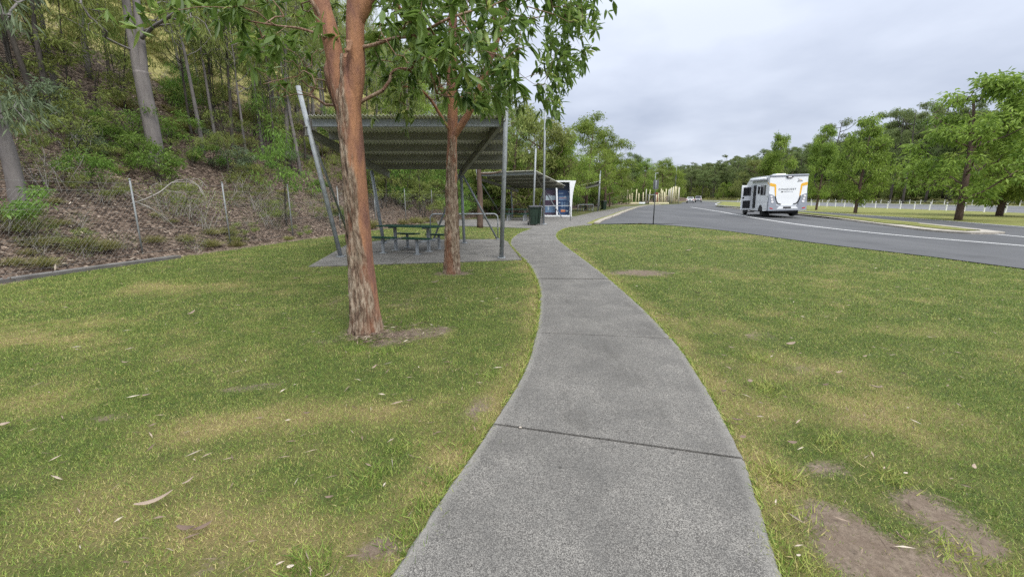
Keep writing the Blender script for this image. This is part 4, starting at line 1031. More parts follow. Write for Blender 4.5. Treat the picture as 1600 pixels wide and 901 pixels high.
    for (px, py, s) in ((130, 395, .8), (150, 398, .6), (60, 390, .6), (240, 385, .5), (290, 382, .5), (580, 362, 1.0), (650, 356, 1.1), (670, 354, .9), (630, 358, .8), (705, 352, .7), (330, 372, .5), (20, 420, .4)):
        p = on_hill(px, py - 6); plant('tussock%d' % rng.integers(3), 'grass_tussock', 'tussock', p[0], p[1], p[2] - .03, s, rng.uniform(0, 6.28), 'tussock of long arching grass at the foot of the bank, %s' % ('behind the fence' if px < 500 else 'behind the picnic table'), 'grass tussocks along the bank')
    # tall dry grass and low growth over the upper bank
    n = 1500; y = rng.uniform(6, 60, n); u = rng.uniform(5, 32, n); x = np.interp(y, TOE[:, 1], TOE[:, 0]) - u; z = hillH(x, y)
    k = fbm(x * .3, y * .3, 0, 77) + .02 * (u - 12) > .45
    gn_stuff('long_grass', ['tussock0', 'tussock1', 'tussock2'], np.stack([x, y, z - .05], 1)[k], rng.uniform(0, 6.28, k.sum()), rng.uniform(.5, 1.1, k.sum()), 'long straw and green grass over the upper bank', 'grass')
    n = 160; y = 6 + 60 * rng.random(n); u = rng.uniform(4.5, 22, n); x = np.interp(y, TOE[:, 1], TOE[:, 0]) - u; z = hillH(x, y); k = (fbm(x * .35, y * .35, 0, 79) > .47) & ((y > 25) | (u > 14))
    gn_stuff('undergrowth', ['shrub2', 'twigs0', 'shrub0', 'twigs1', 'shrub2'], np.stack([x, y, z - .05], 1)[k], rng.uniform(0, 6.28, k.sum()), rng.uniform(.35, .8, k.sum()), 'low mixed undergrowth over the bank', 'undergrowth')
    n = 90; y = rng.uniform(9, 22, n); u = rng.uniform(-.1, 2.6, n); x = np.interp(y, TOE[:, 1], TOE[:, 0]) - u; z = np.maximum(hillH(x, y), 0); k = fbm(x * .6, y * .6, 0, 83) > .44
    gn_stuff('fence_weeds', ['twigs0', 'tussock1', 'shrub2', 'twigs1', 'tussock0'], np.stack([x, y, z - .03], 1)[k], rng.uniform(0, 6.28, k.sum()), rng.uniform(.25, .6, k.sum()), 'dull weeds and dry stalks along the foot of the fence', 'weeds')
    n = 120; y = rng.uniform(7, 26, n); u = rng.uniform(2.5, 14, n); x = np.interp(y, TOE[:, 1], TOE[:, 0]) - u; z = np.maximum(hillH(x, y), 0)
    gn_stuff('bank_weeds', ['shrub2', 'twigs1', 'shrub3', 'tussock2', 'sapling0', 'twigs0'], np.stack([x, y, z - .03], 1), rng.uniform(0, 6.28, n), rng.uniform(.22, .55, n), 'sparse grey green weeds and seedlings in the leaf litter', 'weeds')
    # thin straight trunks between the forked gum and the shelter
    for i, (px, py) in enumerate(((300, 190), (318, 240), (338, 225), (378, 205), (388, 262), (412, 250), (422, 215), (433, 262), (446, 205), (458, 235), (466, 196), (478, 258), (486, 205), (498, 250), (512, 215), (526, 240), (535, 190), (548, 215), (562, 190), (577, 245), (600, 230), (617, 205), (634, 245), (655, 215), (672, 235), (690, 250))):
        p = on_hill(px, py); nm = ('thin pale', 'slim grey', 'straight slim', 'thin dark')[i % 4]
        plant('slender%d' % (0, 2, 0, 3)[i % 4], 'gum_tree', 'tree', p[0], p[1], p[2], rng.uniform(.55, .85), rng.uniform(0, 6.28), '%s gum pole on the bank, %s' % (nm, where(px)), 'thin gum poles on the bank', (rng.normal(0, .03), rng.normal(0, .03)), 1.25)
    # the bare fallen branch by the first fence post
    Y = 11.9; mb = MB()
    for P, r0 in (([(205, 318), (225, 312), (250, 300), (268, 286), (285, 281), (305, 286), (318, 305)], .022), ([(214, 316), (235, 325), (255, 338), (275, 356)], .016), ([(268, 286), (290, 284), (312, 292), (322, 312)], .012), ([(255, 296), (275, 300), (292, 303)], .010), ([(238, 306), (236, 292), (248, 285)], .008), ([(225, 312), (200, 300), (190, 312)], .007), ([(285, 281), (310, 280), (326, 296)], .008)):
        p = smooth([at(a, b_, Y + .25 * math.sin(a * .05)) for a, b_ in P], 5); mb.tube(p, np.linspace(r0, r0 * .35, len(p)), 6)
    tag(mb.build('fallen_branch', M['deadwood'], None, True), 'bare grey fallen branch arching behind the wire fence', 'branch')
hill_plants()

# ------------------------------------------------------------------ wire fence at the foot of the bank
def wire_fence():
    o = empty('wire_fence', (0, 0, 0)); ps = []
    base = [(-9.75, -1.5), (-9.95, 2.0), (-10.0, 5.2), G(224, 402), G(361, 385), G(458, 372), (-7.9, 19.6), (-7.2, 22.6), (-6.4, 25.8), (-5.4, 29), (-4.3, 32.2), (-2.8, 36)]
    for i, (x, y) in enumerate(base):
        ln = (.0, .1, 0, -.06, .02, .0, .02, 0, .03, 0, 0, 0)[i]; top = (x - ln * .3, y, 2.02)
        b = MB(); b.tube([(x, y, -.1), top], [.021, .021], 10); b.lathe([(.03, 0), (.03, .02), (.01, .035)], (top[0], top[1], 2.02), 10); b.build('post', M['galv_dull'], o, True); ps.append((x, y))
    w = MB()
    for (x0, y0), (x1, y1) in zip(ps[:-1], ps[1:]):
        for z in (.12, .75, 1.35, 1.75, 1.93): w.tube([(x0, y0, z), ((x0 + x1) / 2, (y0 + y1) / 2, z - .015), (x1, y1, z)], [.002] * 3, 4, False)
        L = math.hypot(x1 - x0, y1 - y0); n = int((L + 1.7) / .11)
        for s_ in (0, 1):
            for q in range(n):
                a0 = q * .11 - 1.7 if s_ == 0 else q * .11; za, zb = .06, 1.76; ta, tb = a0, a0 + (1.7 if s_ == 0 else -1.7)
                if ta < 0 and s_ == 0: za += -ta; ta = 0
                if tb > L and s_ == 0: zb -= tb - L; tb = L
                if s_ and ta > L: za += ta - L; ta = L
                if s_ and tb < 0: zb += tb; tb = 0
                if zb - za < .05: continue
                f = lambda t, z: (x0 + (x1 - x0) * t / L, y0 + (y1 - y0) * t / L, z)
                w.tube([f(ta, za), f(tb, zb)], [.0008] * 2, 3, False)
    w.build('wire_mesh', M['wire'], o)
    tag(o, 'old chain wire fence on thin steel posts below the bank', 'fence')
wire_fence()
# ------------------------------------------------------------------ picnic shelters
def footplate(b, x, y, s=.2):
    b.box((x, y, .022), (s, s, .014))
    for sx in (-1, 1):
        for sy in (-1, 1): b.lathe([(.012, 0), (.012, .025), (.004, .03)], (x + sx * s * .36, y + sy * s * .36, .028), 6)
def shelter(loc, rz, label, nbr=3):
    """local: x to the right along the high front edge, y away from it"""
    o = empty('picnic_shelter', loc, rz)
    W = 4.75; D = 4.0
    hz = lambda y: 3.36 - (3.36 - 2.52) * y / D
    fl, fr = (-2.12, .12), (2.22, -.12); rl, rr = (-1.98, 3.55), (.84, 3.5)
    def post(p, top, r=.057):
        b = MB(); b.tube([(p[0], p[1], .01), top], [r, r], 14); footplate(b, *p); b.build('post', M['galv'], o, True)
    post(fl, (-2.76, .0, 4.25)); post(fr, (2.40, -.15, 4.9)); post(rl, (-2.3, 3.75, 2.46)); post(rr, (.76, 3.68, 2.46), .05)
    for p, q in (((-2.60, .03, 3.24), (-3.45, 4.4, .0)), ((.77, 3.66, 2.42), (1.95, 4.85, .0)), ((.75, 3.67, 2.42), (-.42, 4.4, .0)))[3 - nbr:]:
        b = MB(); b.tube([q, p], [.036, .036], 10); footplate(b, q[0], q[1], .14); b.build('brace', M['galv'], o, True)
    for p, q in (((-2.66, -.05, 3.20), (-1.75, 3.95, 2.33)), ((2.34, -.20, 3.20 + .32), (.70, 3.9, 2.33))):
        b = MB(); b.beam(p, q, .01, .20); b.beam((p[0], p[1], p[2] + .1), (q[0], q[1], q[2] + .1), .1, .012); b.beam((p[0], p[1], p[2] - .1), (q[0], q[1], q[2] - .1), .1, .012); b.build('rafter', M['zinc_dark'], o)
    for i, y in enumerate((.06, 1.0, 1.95, 2.9, 3.88)):
        z = hz(y) + .06; b = MB(); x0, x1 = -2.52, 2.32
        b.box(((x0 + x1) / 2, y, z), (x1 - x0, .012, .17)); b.box(((x0 + x1) / 2, y + .035, z - .085), (x1 - x0, .07, .01)); b.box(((x0 + x1) / 2, y + .035, z + .08), (x1 - x0, .07, .01))
        b.build('purlin', M['galv'] if i == 0 else M['zinc_dark'], o)
    # corrugated sheet
    n = int(4.9 / .10) * 8; xs = np.linspace(-2.56, 2.36, n); ys = np.linspace(-.12, D + .1, 6)
    V = np.array([(x, y, hz(y) + .175 + .02 * math.sin(x / .10 * 2 * math.pi)) for y in ys for x in xs]); i, j = np.meshgrid(np.arange(n - 1), np.arange(5)); k = (j * n + i).ravel()
    r = link('roof', raw('roof', V, [np.stack([k, k + 1, k + n + 1, k + n], 1)], M['sheet']), o); m = r.modifiers.new('thick', 'SOLIDIFY'); m.thickness = .004
    return tag(o, label, 'picnic shelter', 'skillion picnic shelters')
shelter((-2.5, 11.2, 0), R(0), 'nearest steel picnic shelter over the green table, behind the two brush box trees')
shelter((-.35, 29.9, -.3), R(-35), 'second steel picnic shelter between the light pole and the information kiosk')
shelter((9.7, 48.4, -.35), R(80), 'third steel picnic shelter seen side on past the information kiosk', 2)

def picnic_table(c, rz, label):
    o = empty('picnic_table', (c[0], c[1], .012), rz)
    b = MB()
    for i in range(5): b.box((0, (i - 2) * .148, .735), (1.95, .142, .032), bev=.006)
    b.build('tabletop', M['green_slat'], o)
    for x in (-.55, .55):
        b = MB(); b.box((x, 0, .36), (.075, .075, .70)); b.box((x, 0, .70), (.06, .62, .05)); b.box((x, 0, .007), (.2, .2, .012)); b.build('leg', M['galv'], o)
        b = MB(); b.box((x, 0, .33), (.05, 1.36, .05)); b.build('cross_arm', M['galv'], o)
        for s_ in (-1, 1):
            b = MB()
            for q in (-.07, .07): b.box((x, s_ * .68 + q, .445), (.82, .132, .03), bev=.006)
            st = b.build('seat', M['green_slat'], o)
            b = MB(); b.box((x, s_ * .68, .215), (.065, .065, .42)); b.box((x, s_ * .68, .007), (.17, .17, .012)); b.box((x, s_ * .68, .42), (.5, .06, .02)); b.build('leg', M['galv'], st)
    return tag(o, label, 'picnic table', 'green picnic tables')
q = [np.array(G(*p)) for p in ((596.6, 395.5), (649.7, 398.2), (639.3, 387.6), (688.8, 389.2))]
cc = sum(q) / 4; uu = (q[1] - q[0] + q[3] - q[2])
picnic_table(cc, math.atan2(uu[1], uu[0]), 'dark green picnic table with four seats under the nearest shelter')
picnic_table((.35, 29.3), R(-10), 'green picnic table under the second shelter beside the bins')
picnic_table((8.4, 49.6), R(20), 'small distant picnic table under the third shelter')

def rail(p, q, h, label):
    o = MB(); p = np.array(p); q = np.array(q); d = (q - p) / np.linalg.norm(q - p); r = .16
    P = [(*p, -.05), (*p, h - r)] + [(*(p + d * r * (1 - math.cos(a))), h - r + r * math.sin(a)) for a in np.linspace(.3, math.pi / 2, 5)] + [(*(q - d * r * (1 - math.sin(a))), h - r + r * math.cos(a)) for a in np.linspace(0, math.pi / 2, 6)] + [(*q, -.05)]
    o.tube(P, [.024] * len(P), 10); return tag(o.build('hoop_rail', M['galv'], None, True), label, 'rail', 'steel hoop rails')
rail((-3.1, 16.2), (-.55, 16.5), .95, 'galvanised hoop rail behind the nearest picnic shelter')
rail((1.9, 27.6), (3.9, 28.6), 1.0, 'galvanised hoop rail in front of the information kiosk')
rail((6.6, 43.0), (8.3, 43.8), .8, 'short hoop rail on the grass by the third shelter')

def wheelie_bin(x, y, rz, label):
    o = empty('wheelie_bin', (x, y, .012), rz); b = MB()
    lv = [(.18, .23, .05), (.215, .29, .60), (.24, .33, .98)]; V = []
    for hx, hy, z in lv:
        for a, c in ((-1, -1), (1, -1), (1, 1), (-1, 1)): V.append((a * hx, c * hy + (z - .5) * .03, z))
    k = np.arange(4); Fs = [np.concatenate([np.stack([i * 4 + k, i * 4 + (k + 1) % 4, (i + 1) * 4 + (k + 1) % 4, (i + 1) * 4 + k], 1) for i in range(2)] + [[[3, 2, 1, 0]], [[8, 9, 10, 11]]])]
    b.add(V, Fs); b.box((0, .01, .955), (.53, .72, .05), bev=.015)
    for s_ in (-.1, .1): b.box((s_, -.30, .45), (.03, .03, .5))
    b.build('body', M['bin_green'], o)
    b = MB(); P = [(-.36, 1.0), (-.36, 1.03), (-.1, 1.085), (.25, 1.085), (.36, 1.05), (.40, 1.0)]; b.prism(P, (-.27, 0, 0), (0, 1, 0), (0, 0, 1), (.54, 0, 0)); b.build('lid', M['bin_lid'], o)
    b = MB(); b.tube([(-.24, .40, 1.0), (.24, .40, 1.0)], [.016] * 2, 8); b.build('handle', M['bin_lid'], o)
    for s_ in (-1, 1): b = MB(); b.tube([(s_ * .21, .27, .09), (s_ * .26, .27, .09)], [.1, .1], 16); b.build('wheel', M['rubber'], o, True)
    return tag(o, label, 'wheelie bin', 'wheelie bins')
a = G(834, 352.5); wheelie_bin(a[0] - .02, a[1] + .35, R(8), 'dark green wheelie bin with black lid, front one beside the light pole')
wheelie_bin(a[0] + .24, a[1] + .95, R(-4), 'dark green wheelie bin half hidden behind the light pole')
a = G(943, 328); wheelie_bin(a[0], a[1], R(20), 'distant wheelie bin on the grass by the leaning steel post')

def light_pole(x, y, h, label, arm=.7, rz=0, r=.066):
    o = empty('light_pole', (x, y, 0), rz)
    b = MB(); b.tube([(0, 0, 0), (0, 0, h * .45), (0, 0, h)], [r, r * .85, r * .62], 14); b.box((0, 0, .03), (.42, .42, .03)); b.build('pole', M['galv'], o, True)
    b = MB(); b.tube([(0, 0, h - .15), (arm * .5, 0, h - .08), (arm, 0, h - .06)], [.03] * 3, 8); b.build('arm', M['galv_dull'], o, True)
    b = MB(); b.box((arm + .2, 0, h - .05), (.55, .24, .09), bev=.03); b.build('lamp_head', M['lamp'], o)
    b = MB(); b.box((arm + .2, 0, h - .105), (.38, .17, .02)); b.build('diffuser', M['lens'], o)
    return tag(o, label, 'light pole', 'light poles')
a = G(849, 351); light_pole(a[0], a[1], 7.55, 'tall grey light pole beside the wheelie bins and second shelter', .25, 0)
light_pole(33.0, 100.5, 6.9, 'grey light pole amid the pale timber posts', .2, 0, .19)
light_pole(40.2, 107.0, 9.3, 'slim street light beyond the pale timber posts', 1.2, 0, .09)

M['sign_back'] = plain('sign_back_grey', (.12, .125, .13), .6, .1, .15, 6)
def sign():
    x, y = G(1020.5, 350.5); o = empty('road_sign', (x, y, 0), R(-20))
    b = MB(); b.tube([(0, 0, -.1), (0, 0, 1.7)], [.03] * 2, 10); b.build('post', M['black'], o, True)
    b = MB(); b.tube([(0, 0, 1.7), (0, 0, 2.5)], [.024] * 2, 10); b.build('upper_post', M['galv'], o, True)
    b = MB(); a = np.linspace(0, math.pi / 2, 5); P = []
    for cx, cz, a0 in ((.1, .21, 0), (-.1, .21, 1), (-.1, -.21, 2), (.1, -.21, 3)): P += [(cx + .05 * math.cos(t + a0 * math.pi / 2), cz + .05 * math.sin(t + a0 * math.pi / 2)) for t in a]
    b.prism(P, (0, .03, 2.27), (1, 0, 0), (0, 0, 1), (0, .006, 0)); b.build('sign_plate', M['sign_back'], o)
    b = MB()
    for z in (2.15, 2.4): b.box((0, .012, z), (.1, .03, .03))
    b.build('bracket', M['galv'], o)
    tag(o, 'grey back of a small rounded sign on a thin black post at the lawn edge', 'sign')
sign()

# ------------------------------------------------------------------ information kiosk
def kiosk():
    x, y = 2.55, 35.0; o = empty('information_kiosk', (x, y, .012), R(-4))
    def fin(u, lean, w, name='frame'):
        b = MB(); zs = np.linspace(0, 2.82, 14); L = [(u + lean * (z / 2.82) ** 2.2, z) for z in zs]; Rr = [(u + w[0] + lean * (z / 2.82) ** 2.2 + (w[1] - w[0]) * (z / 2.82) ** 3, z) for z in zs]
        b.prism(L + Rr[::-1], (0, -.25, 0), (1, 0, 0), (0, 0, 1), (0, .7, 0)); b.build(name, M['white'], o)
    fin(0, -.08, (.10, .10)); fin(1.05, -.12, (.13, .09)); fin(2.14, -.10, (.15, .52))
    b = MB(); b.box((1.10, .1, 2.775), (2.1, .72, .12)); b.build('top_band', M['white'], o)
    b = MB(); b.box((1.1, 0, .05), (2.2, .5, .1)); b.build('plinth', M['white'], o)
    b = MB(); b.box((1.07, .30, 1.4), (2.1, .04, 2.6)); b.build('lining', M['navy'], o)
    for u, m, nm in ((.10, 'plum_panel', 'panel'), (1.18, 'blue_panel', 'panel')):
        b = MB(); b.box((u + .475, .255, 1.12), (.93, .03, 1.98)); p = b.build(nm, M[m], o)
        def pr(mat, x0, z0, x1, z1, k=0, name='print'): b2 = MB(); b2.box((u + (x0 + x1) / 2, .236 - k * .004, (z0 + z1) / 2), (x1 - x0, .006, z1 - z0)); b2.build(name, M[mat], p)
        if m == 'plum_panel':
            pr('paleprint', .08, 1.30, .88, 1.66); pr('paleprint', .10, 1.73, .45, 1.76); pr('midprint', .06, .30, .86, .82); pr('paleprint', .26, .50, .36, .78, 1); pr('redlens', .72, 1.2, .85, 1.24)
        else:
            pr('paleprint', .06, 1.82, .42, 1.85); pr('midprint', .06, 1.28, .78, 1.62); pr('orangeprint', .08, 1.44, .7, 1.47, 1); pr('paleprint', .5, 1.50, .64, 1.6, 1); pr('orangeprint', .25, .36, .62, .52); pr('paleprint', .66, .38, .84, .5); pr('paleprint', .24, .54, .6, .57)
            for q in range(3): pr('midprint', .28 + q * .21, .70, .42 + q * .21, 1.15)
            pr('midprint', .76, 1.2, .9, 1.7); pr('paleprint', .06, 1.06, .2, 1.14)
            pr('white', .80, 1.93, .86, 1.98)
    tag(o, 'curved white information kiosk with blue and plum printed panels', 'kiosk')
kiosk()

# ------------------------------------------------------------------ timber post play area
def play_area():
    rng = np.random.default_rng(51)
    tall = [(965, 292, 'c'), (971, 295, 'c'), (974, 302, 'c'), (976, 295, 'c'), (980.5, 296, 'c'), (983, 301, 'c'), (987, 294.5, 'c'), (988.5, 302, 'c'), (994.5, 295.5, 'c'), (998.5, 302, 'c'), (1005.5, 300.5, 'c'), (1010.3, 295.5, 'g'), (1015.5, 296, 'c'), (1029.5, 301.5, 'c'), (1033.5, 295, 'c'), (1036, 297, 'c'), (1041, 295, 'c'), (1044.5, 296, 'g'), (1046.5, 295, 'g'), (1048, 294.5, 'g'), (1053, 291.5, 'c'), (1055, 291, 'c'), (1057.5, 291, 'c'), (1060.3, 292, 'c'), (1051, 293, 'g'), (1026, 304, 'c'), (978.5, 303, 'c'), (985, 303, 'c'), (1038.5, 300, 'c'), (1049.5, 293, 'c'), (1062, 293, 'g')]
    side = lambda px: 'leftmost part of the play area' if px < 985 else ('middle of the play area' if px < 1030 else 'dense right end of the play area')
    for i, (px, py, k) in enumerate(tall):
        Y = 96 + rng.uniform(-2.5, 3) if px < 1040 else 98 + rng.uniform(-1, 5); x, _, z = at(px, py, Y)
        b = MB(); lx, ly = rng.normal(0, .05), rng.normal(0, .05); b.tube([(0, 0, -.1), (lx * .5, ly * .5, z * .5), (lx, ly, z)], [.115, .105, .10], 9)
        o = b.build('timber_post', M['cream'] if k == 'c' else M['timber_grey'], None, True); o.location = (x, Y, 0)
        tag(o, '%s upright timber post in the %s' % ('pale cream' if k == 'c' else 'weathered grey', side(px)), 'post', 'timber posts of the play area')
    for px0, px1, y, m, lb in ((968, 998, 94, 'cream', 'pale timber edging log at the left of the play area'), (1014, 1045, 93.5, 'cream', 'pale timber edging log in front of the dense posts'), (998, 1008, 95, 'white', 'white low beam on the ground in the play area')):
        a = at(px0, 317, y); c = at(px1, 317, y); b = MB(); b.beam((a[0], y, .18), (c[0], y, .18), .25, .36, bev=.05); tag(b.build('edging_log', M[m]), lb, 'log')
    a = at(1012, 304.5, 97.5); c = at(1026, 304.5, 97.5); b = MB(); b.tube([a, c], [.07] * 2, 8); b.tube([(a[0] + .3, 97.5, 0), (a[0] + .3, 97.5, a[2])], [.07] * 2, 8); b.tube([(c[0] - .1, 97.5, 0), (c[0] - .1, 97.5, a[2])], [.07] * 2, 8); tag(b.build('climbing_bar', M['galv'], None, True), 'pale steel climbing bar between the timber posts', 'climbing bar')
    o = empty('play_board', at(1025, 312, 98.6)); o.location.z = 0
    b = MB(); b.box((0, 0, 1.4), (.75, .12, 2.2), bev=.03); b.build('board', M['red'], o); b = MB()
    for s_ in (-.3, .3): b.tube([(s_, .1, 0), (s_, .1, 1.2)], [.05] * 2, 8)
    b.build('leg', M['timber_grey'], o); tag(o, 'dull red board standing between the timber posts', 'play board')
    o = empty('notice_board', at(966.5, 308, 95)); o.location.z = 0
    b = MB(); b.box((0, 0, 2.2), (1.0, .08, .95), bev=.02); b.build('panel', M['black'], o)
    for s_ in (-.48, .48): b = MB(); b.tube([(s_, .08, 0), (s_, .08, 3.3 if s_ < 0 else 2.7)], [.06] * 2, 8); b.build('post', M['cream'], o, True)
    tag(o, 'dark notice board between two posts at the left end of the play area', 'notice board')
play_area()

# ------------------------------------------------------------------ wire rope barriers
def barrier(P, y0, y1, st, label):
    o = empty('rope_barrier', (0, 0, 0)); L = np.r_[0, np.cumsum(np.linalg.norm(np.diff(P, axis=0), axis=1))]; s0 = np.interp(y0, P[:, 1], L); s1 = np.interp(y1, P[:, 1], L)
    T = np.arange(s0, s1, st); pts = np.stack([np.interp(T, L, P[:, 0]), np.interp(T, L, P[:, 1])], 1); me = None
    for i, (x, y) in enumerate(pts):
        if me is None:
            b = MB(); b.box((0, 0, .43), (.13, .10, .98), bev=.02); me = b.mesh('post', M['whitepost']); b = MB(); b.box((0, -.004, .80), (.136, .104, .11)); mr = b.mesh('reflector', M['black'])
        p = link('post', me, o, (x, y, 0), (R(0), (i * 37 % 7 - 3) * .008, 0)); link('reflector', mr, p)
    b = MB()
    for z in (.45, .58, .70): b.tube([(x, y - .075, z + .01 * math.sin(i)) for i, (x, y) in enumerate(pts)], [.011] * len(pts), 5)
    b.build('cable', M['galv'], o, True)
    return tag(o, label, 'safety barrier', 'wire rope barriers')
barrier(ROW1, 30, 118, 2.15, 'white posted wire rope barrier along the near edge of the highway')
barrier(ROW2, 60, 135, 2.4, 'white posted wire rope barrier on the far edge of the highway')

# ------------------------------------------------------------------ motorhome
def text_obj(txt, size, mat, parent, loc, rot, name='lettering', shear=0.0, space=1.0, offset=0.0):
    c = bpy.data.curves.new(name, 'FONT'); c.body = txt; c.size = size; c.extrude = .002; c.align_x = 'CENTER'; c.shear = shear; c.space_character = space; c.offset = offset; c.materials.append(mat)
    tmp = bpy.data.objects.new('t', c); COL.objects.link(tmp); dg = bpy.context.evaluated_depsgraph_get(); me = bpy.data.meshes.new_from_object(tmp.evaluated_get(dg)); bpy.data.objects.remove(tmp)
    return link(name, me, parent, loc, rot)
def wheel(parent, x, y, r=.34, w=.24, side=-1):
    b = MB(); n = 24; 
    b.lathe([(r * .62, -w / 2), (r * .92, -w / 2), (r, -w * .32), (r, w * .32), (r * .92, w / 2), (r * .62, w / 2)], (0, 0, 0), n)
    t = b.build('wheel', M['rubber'], parent, True); t.rotation_euler = (0, R(90), 0); t.location = (x, y, r)
    b = MB(); b.lathe([(r * .6, side * w * .40), (r * .45, side * w * .46), (r * .2, side * w * .36), (.03, side * w * .42)], (0, 0, 0), n); b.build('rim', M['lamp'], t, True)
    return t
def motorhome():
    W = 2.52; o = empty('motorhome', (19.62, 32.95, .006), R(-13)); o.rotation_euler = (0, R(-1.6), R(-11.5)); o.scale = (1.04, 1.04, 1.04)
    # coach body, side profile (y forward, z)
    prof = [(.0, .62), (.10, 2.95), (.16, 3.03), (3.9, 3.03), (4.35, 2.98), (5.1, 2.52), (5.15, 2.0), (4.5, 1.9), (4.3, .45), (.9, .45), (.25, .5)]
    b = MB(); b.prism(prof, (.02, 0, 0), (0, 1, 0), (0, 0, 1), (W - .04, 0, 0)); body = b.build('body', M['white'], o)
    # cab
    cab = [(4.32, .42), (4.55, 2.0), (5.2, 2.05), (5.75, 1.38), (6.55, 1.15), (6.68, .85), (6.68, .38)]
    b = MB(); b.prism(cab, (.22, 0, 0), (0, 1, 0), (0, 0, 1), (W - .44, 0, 0)); cb = b.build('cab', M['mh_dark'], o)
    b = MB()
    for x in (.205, W - .222): b.prism([(4.75, 1.25), (4.85, 1.85), (5.15, 1.85), (5.55, 1.28)], (x, 0, 0), (0, 1, 0), (0, 0, 1), (.017, 0, 0))
    b.build('window', M['glass'], cb)
    b = MB(); b.prism([(5.26, 2.0), (5.76, 1.40), (5.74, 1.385), (5.24, 1.985)], (.3, .012, .012), (0, 1, 0), (0, 0, 1), (W - .6, 0, 0)); b.build('windscreen', M['glass'], cb)
    for x in (-.02, W + .02):
        b = MB(); b.box((x, 5.45, 1.62), (.16, .12, .30), bev=.03); b.tube([(x, 5.45, 1.5), (x + (.25 if x < 1 else -.25), 5.4, 1.35)], [.025] * 2, 6); b.build('mirror', M['mh_dark'], cb)
    for x in (.24, W - .24): wheel(o, x, 5.75, .34, .23, -1 if x < 1 else 1)
    for x in (.25, W - .25): wheel(o, x, 1.55, .34, .30, -1 if x < 1 else 1)
    b = MB(); b.box((W / 2, 2.4, .40), (1.5, 3.8, .16)); b.box((W / 2, .8, .36), (1.9, .12, .14)); b.tube([(.6, .9, .3), (1.9, .9, .3)], [.07] * 2, 8); b.build('chassis', M['black'], o)
    b = MB()
    for x in (.28, W - .28): b.box((x, 1.0, .30), (.42, .012, .44))
    b.build('mudflap', M['rubber'], o)
    # ------ rear: lines of the lower moulding and lamps (u across, z up), standing proud of the tilted rear wall
    yz = lambda z: .10 * (z - .62) / 2.33
    def plate(poly, th, mat, name, k=0.0, par=body):
        b2 = MB(); A = np.array([(p[0], yz(p[1]) - k, p[1]) for p in poly]); n = len(A); kk = np.arange(n); t = np.array((0, -th, 0))
        b2.add(np.r_[A, A + t], [np.arange(n)[::-1], np.arange(n) + n, np.stack([kk, (kk + 1) % n, (kk + 1) % n + n, kk + n], 1)]); return b2.build(name, mat, par)
    m = lambda P: [(W - p[0], p[1]) for p in P][::-1]
    lower = [(.0, .50), (W, .50), (W, 1.0), (2.0, .92), (W - .62, .86), (.62, .86), (.48, .92), (.0, 1.0)]
    bp = plate(lower, .10, M['mh_grey'], 'bumper')
    plate([(.55, .62), (W - .55, .62), (W - .72, .82), (.72, .82)], .012, M['white'], 'number_plate_recess', .105, bp)
    plate([(.98, .66), (1.50, .66), (1.50, .78), (.98, .78)], .012, M['black'], 'number_plate', .118, bp)
    pod = [(.0, .98), (.40, .86), (.58, .98), (.42, 1.35), (.30, 1.62), (.02, 1.72)]
    for P, s_ in ((pod, 1), (m(pod), -1)):
        pd = plate(P, .075, M['mh_grey'], 'lamp_pod')
        for (u, z, r) in ((.17, 1.52, .075), (.21, 1.33, .075), (.25, 1.14, .085)):
            u = u if s_ > 0 else W - u
            b2 = MB(); th = np.linspace(0, 2 * math.pi, 18, endpoint=False); plate([(u + r * math.cos(t), z + r * math.sin(t)) for t in th], .02, M['lens'], 'tail_lamp', .072, pd)
        rf = [(.10, .66), (.30, .62), (.30, .68), (.10, .73)]; plate(rf if s_ > 0 else m(rf), .012, M['redlens'], 'reflector', .10, bp)
    cv = [(.40, 1.56), (.46, 1.56), (.56, 1.20), (.66, 1.04), (.86, .98), (.86, .93), (.64, .97), (.50, 1.14)]
    for P in (cv, m(cv)): plate(P, .03, M['black'], 'black_trim', .01)
    yl = [(.02, 2.40), (.04, 2.28), (.34, 2.22), (.40, 1.75), (.49, 1.25), (.49, 1.75), (.45, 2.34), (.40, 2.40), (.05, 2.50)]
    for P in (yl, m(yl)): plate(P, .006, M['yellow'], 'yellow_stripe', .002)
    b = MB(); b.box((W / 2, .12, 2.985), (W + .02, .14, .13), bev=.03); b.build('roof_cap', M['mh_grey'], body)
    plate([(1.05, 2.92), (1.55, 2.92), (1.45, 2.80), (1.15, 2.80)], .05, M['black'], 'camera_housing', .01)
    plate([(1.17, 2.84), (1.43, 2.84), (1.40, 2.92), (1.20, 2.92)], .02, M['lens'], 'high_lamp', .055)
    text_obj('CONQUEST', .185, M['mh_dark'], body, (W / 2 - .06, yz(1.98) - .004, 1.95), (R(90), 0, 0), space=1.25, offset=.002)
    plate([(.78, 1.80), (.92, 1.80), (.98, 1.87), (.84, 1.87)], .006, M['black'], 'emblem', .002)
    for q in range(9): plate([(1.00 + q * .068, 1.80), (1.03 + q * .068, 1.80), (1.065 + q * .068, 1.87), (1.035 + q * .068, 1.87)], .004, M['mh_grey'] if q > 1 else M['mh_dark'], 'emblem_bar', .002)
    text_obj('Jayco', .15, M['mh_dark'], body, (1.98, yz(2.55) - .004, 2.53), (R(90), 0, 0), shear=.35, offset=.003)
    plate([(1.80, 2.74), (1.93, 2.70), (1.98, 2.66), (1.90, 2.66)], .005, M['black'], 'emblem', .002); plate([(1.94, 2.70), (2.05, 2.68), (2.13, 2.62), (2.03, 2.64)], .005, M['yellow'], 'emblem', .002)
    # ------ left side
    b = MB(); b.tube([(-.10, .5, 2.82), (-.10, 3.75, 2.82)], [.105] * 2, 14); b.box((-.03, 2.1, 2.88), (.14, 3.2, .10)); b.build('awning', M['white'], o, True)
